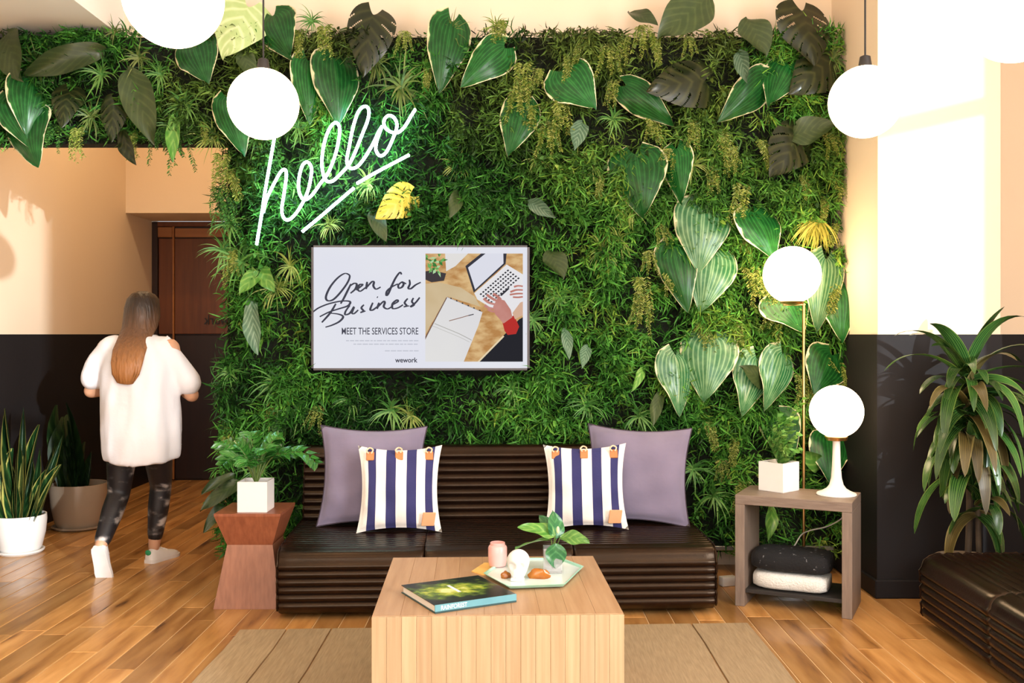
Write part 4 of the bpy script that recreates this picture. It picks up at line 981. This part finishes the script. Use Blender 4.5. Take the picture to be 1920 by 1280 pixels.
def wl(x, y, dd): return P(x, y, LWY-dd)
LEAVES = [  # base px, tip px, width px, blade, material
    ((62,148),(48,234),78,'hosta','hosta'), ((22,182),(46,258),70,'hosta','hosta'), ((46,215),(42,300),92,'hosta','hosta'), ((14,60),(22,140),84,'plain','olive'),
    ((200,92),(40,132),50,'plain','olive'), ((238,128),(284,252),62,'plain','olive'), ((362,78),(372,138),82,'hosta','hosta'), ((466,12),(424,92),96,'hosta','paleleaf'),
    ((512,28),(532,92),76,'hosta','hosta'), ((428,185),(446,272),64,'hosta','hosta'), ((578,112),(582,212),60,'hosta','hosta'), ((628,108),(640,213),84,'hosta','hosta'),
    ((700,28),(678,130),92,'monstera','darkleaf'), ((848,38),(828,152),74,'hosta','hosta'), ((946,88),(872,146),66,'hosta','hosta'), ((984,192),(964,274),66,'hosta','hosta'),
    ((1052,134),(1106,190),84,'hosta','hosta'), ((1330,-6),(1246,58),84,'plain','olive'), ((1180,22),(1230,36),34,'plain','olive'), ((1400,34),(1438,92),64,'plain','olive'),
    ((1322,152),(1222,158),104,'monstera','darkleaf'), ((1172,160),(1258,217),56,'hosta','hosta'), ((1436,148),(1366,216),64,'hosta','hosta'), ((1480,120),(1450,178),68,'hosta','hosta'),
    ((1504,18),(1534,112),118,'monstera','darkleaf'), ((1560,112),(1488,166),98,'monstera','darkleaf'), ((1480,258),(1564,226),58,'plain','olive'), ((1500,252),(1458,326),88,'monstera','darkleaf'),
    ((1192,288),(1206,390),100,'hosta','hosta'), ((1268,278),(1274,366),54,'hosta','hosta'), ((1320,384),(1312,494),96,'hosta','hostal'), ((1412,396),(1462,470),84,'hosta','hosta'),
    ((1262,462),(1283,573),68,'hosta','hosta'), ((1340,474),(1326,571),86,'hosta','hostal'), ((1462,556),(1512,610),90,'hosta','hosta'), ((1548,486),(1536,608),66,'hosta','hostal'),
    ((1572,540),(1576,628),62,'hosta','hosta'), ((1332,634),(1325,740),96,'hosta','hostal'), ((1266,666),(1287,773),70,'hosta','hostal'), ((1418,672),(1404,773),68,'hosta','hostal'),
    ((1466,664),(1452,766),68,'hosta','hostal'), ((1560,664),(1538,727),80,'hosta','hosta'), ((1556,816),(1572,892),72,'hosta','hosta'), ((1456,778),(1484,852),68,'hosta','hosta'),
    ((474,560),(470,656),34,'plain','silver'), ((1436,720),(1400,690),40,'plain','olive'), ((704,392),(716,444),34,'plain','olive'), ((486,505),(452,544),34,'plain','ficus'), ((488,500),(505,540),34,'plain','ficus'),
    ((452,900),(374,952),36,'plain','olive'), ((420,945),(382,992),22,'plain','olive'), ((440,890),(378,915),20,'plain','olive'), ((1448,945),(1446,1008),26,'plain','ficus'),
    ((770,366),(708,404),66,'monstera','goldleaf'), ((1030,470),(1056,512),46,'plain','olive'), ((1092,228),(1078,268),34,'plain','silver'), ((990,378),(1034,400),26,'plain','silver'),
    ((1385,95),(1398,142),30,'plain','silver'), ((1060,616),(1068,665),22,'plain','silver'), ((1102,648),(1092,680),22,'plain','silver'), ((1540,880),(1515,850),34,'plain','ficus'),
    ((860,360),(848,400),28,'plain','olive'), ((1240,735),(1222,788),24,'plain','olive'), ((1205,690),(1190,728),18,'plain','ficus'), ((230,240),(238,300),30,'plain','darkleaf'), ((130,170),(110,230),60,'monstera','darkleaf'),
    ((215,190),(205,255),50,'monstera','darkleaf'), ((455,95),(470,140),36,'plain','olive'), ((330,215),(318,290),26,'plain','ficus')]
for (bx, by), (tx, ty), w, kind, mk in LEAVES:
    b = wl(bx, by, 0.13); t = wl(tx, ty, 0.27)
    nr = Vector((random.uniform(-0.5,0.5), -1, random.uniform(-0.1,0.5)))
    leaf(LW, kind, mk, b, t, w*(1.15 if kind == 'hosta' else 1.0)*5.5/F, nr)
# hanging cypress-like fronds
FR = [(1080,80),(1062,105),(1010,130),(990,200),(1030,230),(1170,70),(1205,50),(1232,75),(1220,215),(1300,225),(1330,310),(1390,345),(1402,500),(1424,520),(1450,560),(1370,275),(1205,560),(1200,520),
      (1540,370),(1568,420),(1290,70),(940,40),(1530,660),(1320,790),(1380,820),(1250,500),(1110,60),(1140,85),(980,120),(970,165),(1048,190),(1150,150),(1255,280),(1345,250),(1420,265),(1305,600),(1385,600),
      (1500,330),(1520,480),(1562,330),(1572,200),(1550,250),(420,290),(432,320),(410,350),(425,380),(436,470),(300,240),(340,250),(250,250),(380,230),(150,240),(110,235),(280,180),(1430,880),(1390,900),(1350,860),
      (560,60),(610,50),(760,60),(900,80),(800,130),(1500,700),(1530,720),(1400,440),(1235,420),(1215,470),(1570,520),(1575,680),(1130,330),(520,740),(530,770),(600,760),(430,800)]
fmesh = []
for k in range(6):
    rr = random.Random(50+k); V, Fc, C = [], [], []
    pal = YG if k < 4 else GR
    for b_ in range(5):
        x = rr.uniform(-0.03,0.03); sway = rr.uniform(-0.05,0.05); L = rr.uniform(0.10,0.2)
        for i in range(26):
            q = i/26; px_, pz_, py_ = x+sway*q, -L*q, -0.02-0.04*math.sin(PI*q*0.7)+rr.uniform(-0.01,0.01)
            for s in (-1, 1):
                l = 0.022*(1-0.6*q)*rr.uniform(0.7,1.2); a_ = rr.uniform(0.2,0.9); o = len(V)
                dx, dz, dy = s*l*math.cos(a_), -l*math.sin(a_), -rr.uniform(0.0,0.012)
                V += [(px_,py_,pz_),(px_+dx*0.5-0.003*s,py_+dy,pz_+dz*0.5+0.005),(px_+dx,py_+dy,pz_+dz),(px_+dx*0.5+0.003*s,py_+dy,pz_+dz*0.5-0.005)]; Fc.append((o,o+1,o+2,o+3))
                c = pal[rr.randrange(4)]; C += [(c[0],c[1],c[2],1)]*4
    me = bpy.data.meshes.new('hanging_frond'); me.from_pydata(V, [], Fc); me.materials.append(M['frond'])
    ca = me.color_attributes.new('Col', 'FLOAT_COLOR', 'POINT'); ca.data.foreach_set('color', np.array(C, np.float32).ravel()); me.update(); fmesh.append(me)
inv = LW.matrix_basis.inverted()
for i, (x, y) in enumerate(FR):
    k = random.randrange(4) if x > 850 else random.randrange(6)
    s = random.uniform(0.8, 1.35)
    link('hanging_frond', fmesh[k], LW, inv @ Matrix.Translation(wl(x, y, 0.09)) @ Matrix.Rotation(random.uniform(-0.3,0.3), 4, 'Y') @ Matrix.Diagonal((s*random.choice((-1,1)), s, s, 1)))
# arching grass tufts
TUFT = [(752,165,1.6,0),(705,120,1.1,0),(452,492,1.5,1),(420,470,1.1,1),(520,540,1.1,2),(545,500,1.0,2),(1108,310,0.8,2),(1085,300,0.7,2),(1150,225,0.9,1),(1535,415,1.3,3),(1520,420,1.1,3),(480,260,1.0,1),(560,240,0.9,1),
        (690,345,0.9,2),(620,420,0.8,2),(860,310,0.8,2),(905,380,0.8,1),(1130,470,1.1,2),(1160,450,0.9,2),(520,720,1.3,1),(560,770,1.0,1),(735,770,1.2,1),(770,780,1.0,2),(440,830,0.9,1),(430,700,0.8,1),(1000,600,0.9,1),(1050,560,0.9,1),
        (190,140,1.1,1),(120,200,1.0,1),(170,220,1.0,0),(350,200,1.1,1),(330,240,1.0,1),(260,110,1.0,0),(215,60,0.7,0),(1190,390,1.0,2),(1300,310,0.9,2),(1010,300,0.7,2),(960,730,0.9,1),(1100,760,1.0,1),(1200,780,1.0,1),(660,750,0.9,1),
        (1300,880,1.0,1),(1340,930,1.1,1),(1560,110,1.0,0),(1480,470,0.8,3),(585,40,0.8,1),(845,60,0.9,0),(930,50,0.8,2),(1240,850,1.0,1),(430,420,1.0,1),(400,260,1.0,2),(70,120,1.0,0),(300,140,0.9,1),(480,880,0.9,1)]
tmesh = []
TP = [[(0.05,0.10,0.02),(0.10,0.15,0.03),(0.16,0.20,0.06)], [(0.05,0.17,0.03),(0.09,0.24,0.05),(0.15,0.30,0.07)], [(0.20,0.28,0.05),(0.30,0.36,0.09),(0.14,0.22,0.04)], [(0.45,0.42,0.06),(0.55,0.50,0.09),(0.35,0.34,0.04)]]
for k in range(4):
    row = []
    for q in range(2):
        rr = random.Random(80+k*2+q); V, Fc, C = [], [], []
        for b_ in range(34 if k != 3 else 46):
            a_ = rr.uniform(0, 6.28) if k != 3 else rr.uniform(3.6, 5.8); L = rr.uniform(0.07,0.17); w = rr.uniform(0.0025,0.0055); out = rr.uniform(0.25,0.9)
            c = TP[k][rr.randrange(3)]; p = Vector((rr.uniform(-0.012,0.012), 0, rr.uniform(-0.012,0.012)))
            d = Vector((math.cos(a_), -out, math.sin(a_)+0.25)).normalized(); sd = d.cross(Vector((0,-1,0.2))).normalized()*w
            o = len(V); n = 6
            for i in range(n+1):
                t = i/n; V += [tuple(p-sd*(1-t**2)), tuple(p+sd*(1-t**2))]; C += [(*c,1)]*2
                d = (d+Vector((0,0.02,-0.22))*(0.5+t)).normalized(); p = p+d*L/n
            for i in range(n): Fc.append((o+2*i, o+2*i+1, o+2*i+3, o+2*i+2))
        me = bpy.data.meshes.new('grass_tuft'); me.from_pydata(V, [], Fc); me.materials.append(M['frond'])
        ca = me.color_attributes.new('Col', 'FLOAT_COLOR', 'POINT'); ca.data.foreach_set('color', np.array(C, np.float32).ravel()); me.update(); row.append(me)
    tmesh.append(row)
for x, y, s, k in TUFT:
    link('grass_tuft', random.choice(tmesh[k]), LW, inv @ Matrix.Translation(wl(x, y, 0.10)) @ Matrix.Rotation(random.uniform(-0.4,0.4), 4, 'Y') @ Matrix.Diagonal((s,s,s,1)))

# ------------------------------------------------------------------ floor plants on the left
def roundpot(t, r, h, m, saucer=True):
    z0 = 0.012 if saucer else 0
    part('pot', G().lathe([(r*0.72,z0),(r*0.82,z0+h*0.12),(r*0.95,z0+h*0.5),(r,z0+h*0.85),(r*0.985,z0+h),(r*0.93,z0+h),(r*0.92,z0+h*0.86),(0.01,z0+h*0.86)], 40), m, t)
    if saucer: part('saucer', G().lathe([(r*0.80,0),(r*0.90,0.012),(r*0.92,0.022),(r*0.86,0.024),(r*0.80,0.013),(0.01,0.0125)], 40), m, t)
    part('soil', G().lathe([(r*0.91,z0+h*0.862),(r*0.6,z0+h*0.89),(0.01,z0+h*0.90)], 28), M['soil'], t)
SPp = (-3.04, 6.10, 0)
SN = thing('snake_plant', SPp, 0, 'snake plant with yellow edged sword leaves in a white round pot', 'plant')
roundpot(SN, 0.152, 0.225, M['white'])
rr = random.Random(21)
sn_tips = [(8,765),(44,762),(72,795),(-20,812),(118,815),(20,840),(100,838),(-10,870),(62,860),(36,815),(85,880),(-40,800),(28,900),(112,870),(55,905),(-30,860),(75,840),(5,835)]
for k, (x, y) in enumerate(sn_tips):
    tpt = P(x, y, SPp[1]+rr.uniform(-0.14,0.10)); b = Vector((SPp[0]+(tpt.x-SPp[0])*0.38, SPp[1]+rr.uniform(-0.07,0.06), 0.215))
    tpt.x = max(tpt.x, XL+0.03)
    leaf(SN, 'sword', 'snake', b, tpt, 0.052, (rr.uniform(-0.9,0.9), -1, 0.1))
RPp = (-3.02, 6.88, 0)
RP = thing('shaded_upright_plant', RPp, 0, 'dark upright plant in a large beige pot by the black wall', 'plant')
roundpot(RP, 0.192, 0.300, M['beige'])
for k in range(16):
    x, y = rr.uniform(96,172), rr.uniform(752,850); tpt = P(x, y, RPp[1]+rr.uniform(-0.1,0.1)); b = Vector((RPp[0]+(tpt.x-RPp[0])*0.5, RPp[1]+rr.uniform(-0.08,0.08), 0.28)); tpt.x = max(tpt.x, XL+0.03)
    leaf(RP, 'sword', 'darksnake', b, tpt, 0.06, (rr.uniform(-0.9,0.9), -1, 0.1))

# ------------------------------------------------------------------ dracaena on the right
DP = (2.225, 4.82, 0)
DR = thing('dracaena', DP, 0, 'tall plant with drooping strap leaves behind the right hand sofa', 'plant')
roundpot(DR, 0.155, 0.26, M['beige'], False)
part('trunk', G().tube(cat([(0,0,0.2),(0.012,0.005,0.55),(-0.008,0,0.9),(0.0,0,1.16)], 6), 0.016, 8), M['trunk'], DR)
part('trunk', G().tube(cat([(0.05,-0.03,0.2),(0.03,-0.05,0.35),(0.03,-0.05,0.52)], 6), 0.013, 8), M['trunk'], DR)
def straps(z0, z1, n, L0, L1, cx, cy, seed, up):
    rr = random.Random(seed)
    for k in range(n):
        q = k/(n-1); z = z0+(z1-z0)*q; az = k*2.399+rr.uniform(-0.9,0.9)
        dx, dy = math.cos(az), math.sin(az)
        if dy > 0.25: dy *= -0.35
        L = rr.uniform(L0*0.75, L1); el = (0.15+up*q*q)+rr.uniform(-0.35,0.35); droop = rr.uniform(2.0,5.6)*(1.1-0.60*q*q)
        w = rr.uniform(0.055,0.085); nvv = 14
        d = Vector((dx*math.cos(el), dy*math.cos(el), math.sin(el))).normalized(); p = Vector((DP[0]+cx, DP[1]+cy, z)); side0 = Vector((-dy, dx, 0)).normalized(); side0 = Matrix.Rotation(rr.uniform(-0.6, 0.6), 3, d) @ side0; V, UV, Fc = [], [], []
        for i in range(nvv+1):
            t = i/nvv; ww = 0.5*w*(max(0.0, math.sin(PI*min(1, 0.10+0.90*t)**0.75))**0.6)
            nrm = side0.cross(d).normalized()
            if nrm.z < 0: nrm = -nrm
            for s in (-1, -0.5, 0, 0.5, 1):
                v = p+side0*(ww*s)+nrm*(0.012*s*s*(1-t)); v.y = min(v.y, 5.025); v.x = min(v.x, 2.72); V.append(v-Vector(DP)); UV.append((0.5+0.5*s, t))
            d = (d+Vector((0,0,-1))*droop/nvv*(0.35+t)).normalized(); p = p+d*(L/nvv)
        for i in range(nvv):
            for j in range(4): a_ = i*5+j; Fc.append((a_, a_+1, a_+6, a_+5))
        part('leaf', G().add(V, Fc, UV), M['dracb'] if rr.random() < 0.10 else M['drac'], DR, True, None)
straps(0.88, 1.17, 58, 0.36, 0.52, 0, 0, 37, 0.8)
straps(0.64, 0.92, 32, 0.30, 0.46, 0, 0, 33, 0.4)
straps(0.46, 0.56, 13, 0.28, 0.40, 0.03, -0.05, 32, 1.1)

# ------------------------------------------------------------------ the walking person (seen from behind)
PER = thing('person', (-2.15, 5.66, 0), 0, 'person in loose white top and marbled black leggings walking away', 'person')
def PX(x, y, d): return P(x, y, d)
def remeshed(name, g, m, vox, smooth_it, inflate=None):
    me = bpy.data.meshes.new(name); me.from_pydata(g.v, [], g.f); o = bpy.data.objects.new(name, me); COL.objects.link(o)
    r = o.modifiers.new('r', 'REMESH'); r.mode = 'VOXEL'; r.voxel_size = vox
    s = o.modifiers.new('s', 'SMOOTH'); s.factor = 0.5; s.iterations = smooth_it
    dg = bpy.context.evaluated_depsgraph_get(); new = bpy.data.meshes.new_from_object(o.evaluated_get(dg)); bpy.data.objects.remove(o); bpy.data.meshes.remove(me)
    new.materials.clear(); new.materials.append(m); new.polygons.foreach_set('use_smooth', [True]*len(new.polygons)); new.name = name
    ob = link(name, new, PER, PER.matrix_basis.inverted())
    return ob
V3 = Vector
hip = V3((-2.135, 5.66, 0.83)); chest = V3((-2.155, 5.70, 1.16)); neck = V3((-2.165, 5.74, 1.335)); head = V3((-2.165, 5.79, 1.475))
shl, shr = V3((-2.335, 5.70, 1.265)), V3((-1.985, 5.71, 1.265))
ell, elr = V3((-2.44, 5.72, 1.02)), V3((-1.862, 5.74, 0.995))
wrl, wrr = V3((-2.33, 5.93, 1.03)), V3((-2.00, 5.95, 1.02))
hpl, hpr = V3((-2.225, 5.65, 0.80)), V3((-2.05, 5.68, 0.80))
knl, knr = V3((-2.255, 5.66, 0.435)), V3((-2.085, 5.86, 0.45))
anl, anr = V3((-2.262, 5.425, 0.185)), V3((-2.125, 5.855, 0.085))
g = G()
g.capsule([hip, hip.lerp(chest, 0.5), chest, chest+V3((0,0.01,0.09))], [0.145,0.125,0.135,0.11])
g.capsule([shl, chest+V3((0,0,0.10)), shr], [0.062,0.085,0.062])
g.capsule([chest+V3((0,0.01,0.1)), neck, head], [0.06,0.052,0.055])
for s_, e_, w_ in ((shl, ell, wrl), (shr, elr, wrr)):
    g.capsule([s_, s_.lerp(e_, 0.5), e_], [0.056,0.047,0.040]); g.capsule([e_, e_.lerp(w_, 0.4), w_], [0.041,0.038,0.026])
    fd = (w_-e_).normalized(); inn = V3((1,0,0)) if e_.x < -2.15 else V3((-1,0,0))
    pal = w_+fd*0.045
    g.capsule([w_, pal, pal+fd*0.035], [0.026,0.033,0.030])
    for q in range(4):
        off = V3((0,0,0.027-0.018*q)); Lf = (0.068,0.076,0.072,0.056)[q]; b = pal+fd*0.04+off; m1 = b+fd*Lf*0.5+inn*0.012; m2 = m1+fd*Lf*0.30+inn*0.030
        g.capsule([b, m1, m2], [0.0095,0.009,0.0078], 8)
    tb = pal+V3((0,0,0.03))-fd*0.02; g.capsule([tb, tb+fd*0.03+inn*0.02+V3((0,0,0.018)), tb+fd*0.055+inn*0.032+V3((0,0,0.014))], [0.012,0.0105,0.009], 8)
for h_, k_, a_ in ((hpl, knl, anl), (hpr, knr, anr)):
    g.capsule([h_, h_.lerp(k_, 0.45), k_], [0.088,0.074,0.052]); g.capsule([k_, k_.lerp(a_, 0.35), a_], [0.052,0.052,0.033])
g.sphere(head, 0.1, 28, 18, (0.78,0.98,1.14))
fc = head+V3((0,0.09,-0.01))
g.capsule([fc+V3((0,0.0,0.02)), fc+V3((0,0.022,-0.018))], [0.010,0.013], 10)          # nose
g.capsule([head+V3((0,0.055,-0.085)), head+V3((0,0.02,-0.08))], [0.034,0.045], 10)     # chin
for s in (-1, 1): g.sphere(head+V3((s*0.079,0.005,-0.01)), 0.03, 12, 8, (0.35,0.8,1.1))
body = remeshed('body', g, M['skin'], 0.0075, 3)
for s in (-1, 1): wpart('eye', G().sphere(head+V3((s*0.033,0.087,0.005)), 0.011, 12, 8), M['eye'], PER)
wpart('mouth', G().capsule([head+V3((-0.02,0.088,-0.063)), head+V3((0.02,0.088,-0.063))], [0.006,0.006], 8), M['lip'], PER)
# loose white top
def ell_ring(c, rx, ry, z, n=36, ph=0.0, am=0.0): return [(c.x+(rx+am*math.sin(5*2*PI*j/n+ph))*math.cos(2*PI*j/n), c.y+(ry+am*math.sin(6*2*PI*j/n+ph))*math.sin(2*PI*j/n), z+(0.012*math.sin(2*PI*j/n*2+1) if am else 0)) for j in range(n)]
g = G()
cz = [(0.625,0.212,0.195,0.0,0.014),(0.68,0.222,0.205,0.3,0.014),(0.78,0.228,0.208,0.6,0.010),(0.90,0.224,0.202,0.9,0.008),(1.02,0.218,0.188,1.2,0.006),(1.13,0.215,0.172,1.4,0.004),(1.21,0.207,0.150,1.5,0.0),(1.27,0.188,0.13,1.6,0),(1.32,0.135,0.105,1.6,0),(1.345,0.09,0.085,1.6,0)]
g.loft([ell_ring(V3((-2.135-0.03*(z-0.62), 5.66+0.06*(z-0.62)+0.01, 0)), rx, ry, z, 40, ph, am) for z, rx, ry, ph, am in cz])
g.capsule([shl+V3((0.03,0,0.0)), shl.lerp(ell, 0.5)+V3((-0.01,-0.005,0)), shl.lerp(ell, 0.68)+V3((-0.012,-0.01,0))], [0.084,0.070,0.070], 18)
g.capsule([shr+V3((-0.03,0,0.0)), shr.lerp(elr, 0.5)+V3((0.01,-0.005,0)), shr.lerp(elr, 0.72)+V3((0.012,-0.01,0))], [0.084,0.072,0.074], 18)
shirt = remeshed('loose_top', g, M['shirt'], 0.011, 9)
for v in shirt.data.vertices:
    p = v.co; k = 0.020*mnoise.noise(V3((p.x*8, p.y*8, p.z*2.2)))+0.009*mnoise.noise(V3((p.x*15+3, p.y*15, p.z*5)))
    v.co = p+v.normal*k
shirt.data.update()
# leggings
g = G()
g.capsule([hip+V3((0,0,0.0)), hip+V3((0,0,-0.05))], [0.148,0.148], 20)
for h_, k_, a_, cut in ((hpl, knl, anl, 0.88), (hpr, knr, anr, 0.80)):
    g.capsule([h_, h_.lerp(k_, 0.45), k_], [0.098,0.083,0.062], 18); g.capsule([k_, k_.lerp(a_, 0.35), k_.lerp(a_, cut)], [0.062,0.061,0.045], 18)
remeshed('leggings', g, M['legging'], 0.010, 3)
# sneakers: local frame x forward, z up, heel at origin
def sneaker(mtx):
    secs = [(-0.045,0.022,0.030,0.062),(-0.035,0.031,0.040,0.075),(-0.01,0.035,0.046,0.088),(0.03,0.036,0.046,0.085),(0.08,0.038,0.040,0.066),(0.13,0.043,0.033,0.052),(0.17,0.041,0.028,0.043),(0.195,0.030,0.022,0.034),(0.205,0.012,0.016,0.024)]
    up, so = [], []
    for x, w, zc, zt in secs:
        up.append([(x, w*math.cos(a), 0.012+(zt-0.012)*max(0, math.sin(a))**0.75) for a in [PI*j/12 for j in range(13)]])
        so.append([(x*1.02, -(w+0.004), 0), (x*1.02, (w+0.004), 0), (x*1.02, (w+0.004), 0.020), (x*1.02, -(w+0.004), 0.020)])
    s = part('sneaker', G().loft(up), M['shoe'], PER, True, 1.2); s.matrix_basis = PER.matrix_basis.inverted() @ mtx
    part('sole', G().loft(so), M['shoe'], s, True, 0.7)
    part('heel_tab', G().sphere((-0.045,0,0.064), 0.022, 14, 10, (0.35,0.95,0.75)), M['shoegreen'], s)
    part('laces', G().tube([(0.05,-0.02,0.078),(0.06,0.02,0.074),(0.075,-0.02,0.068),(0.085,0.02,0.064),(0.10,-0.018,0.058)], 0.003, 6), M['shoe'], s)
sneaker(Matrix.Translation((-2.125, 5.845, 0.0)) @ Matrix.Rotation(PI/2-0.35, 4, 'Z'))
lf = Matrix.Translation((-2.262, 5.405, 0.178)) @ Matrix.Rotation(PI/2, 4, 'Z') @ Matrix.Rotation(1.12, 4, 'Y') @ Matrix.Translation((0.03,0,-0.02))
sneaker(lf)
# long hair
g = G(); rings = []
for z, rx, ry, yo in [(1.600,0.03,0.035,0.0),(1.585,0.062,0.07,0.0),(1.555,0.086,0.098,0.0),(1.50,0.097,0.108,-0.008),(1.45,0.099,0.104,-0.018),(1.39,0.098,0.082,-0.050),(1.33,0.096,0.056,-0.125),(1.26,0.096,0.046,-0.205),(1.19,0.090,0.038,-0.245),(1.13,0.078,0.028,-0.262),(1.08,0.045,0.016,-0.270)]:
    rings.append([(head.x+rx*math.cos(2*PI*j/40)*(1+0.03*math.sin(11*j)), head.y+yo+ry*math.sin(2*PI*j/40)*(1+0.05*math.sin(7*j+z*20)), z+(0.012*math.sin(3*j) if z < 1.2 else 0)) for j in range(40)])
ho = wpart('hair', g.loft(rings), M['hair'], PER, True, None)
ho.matrix_basis = Matrix.Translation(-PER.matrix_basis.translation)
# face opening: hair cap pushed behind the face
for v in ho.data.vertices:
    if v.co.y > head.y+0.03 and v.co.z < head.z+0.06: v.co.y = head.y+0.03-(v.co.y-head.y-0.03)*0.3
ho.data.update()
# hair object space keeps world heights for the dye gradient

# lettering on the door (seen from its back, so it reads mirrored)
p0, p1 = P(381, 608, 9.06), P(452, 590, 9.06)
me = text_mesh('wework', M['ink'], 1.0, 0.0, 0.01)
co = np.empty(len(me.vertices)*3, np.float32); me.vertices.foreach_get('co', co); co = co.reshape(-1, 3); mn, mx_ = co.min(0), co.max(0)
co[:, 0] = (mx_[0]-co[:, 0])/(mx_[0]-mn[0])*(p1.x-p0.x); co[:, 1] = (co[:, 1]-mn[1])/(mx_[1]-mn[1])*(p1.z-p0.z); me.vertices.foreach_set('co', co.ravel()); me.update()
link('door_lettering', me, D, Matrix.Translation((p0.x, 9.078, p0.z)) @ Matrix.Rotation(PI/2, 4, 'X'))
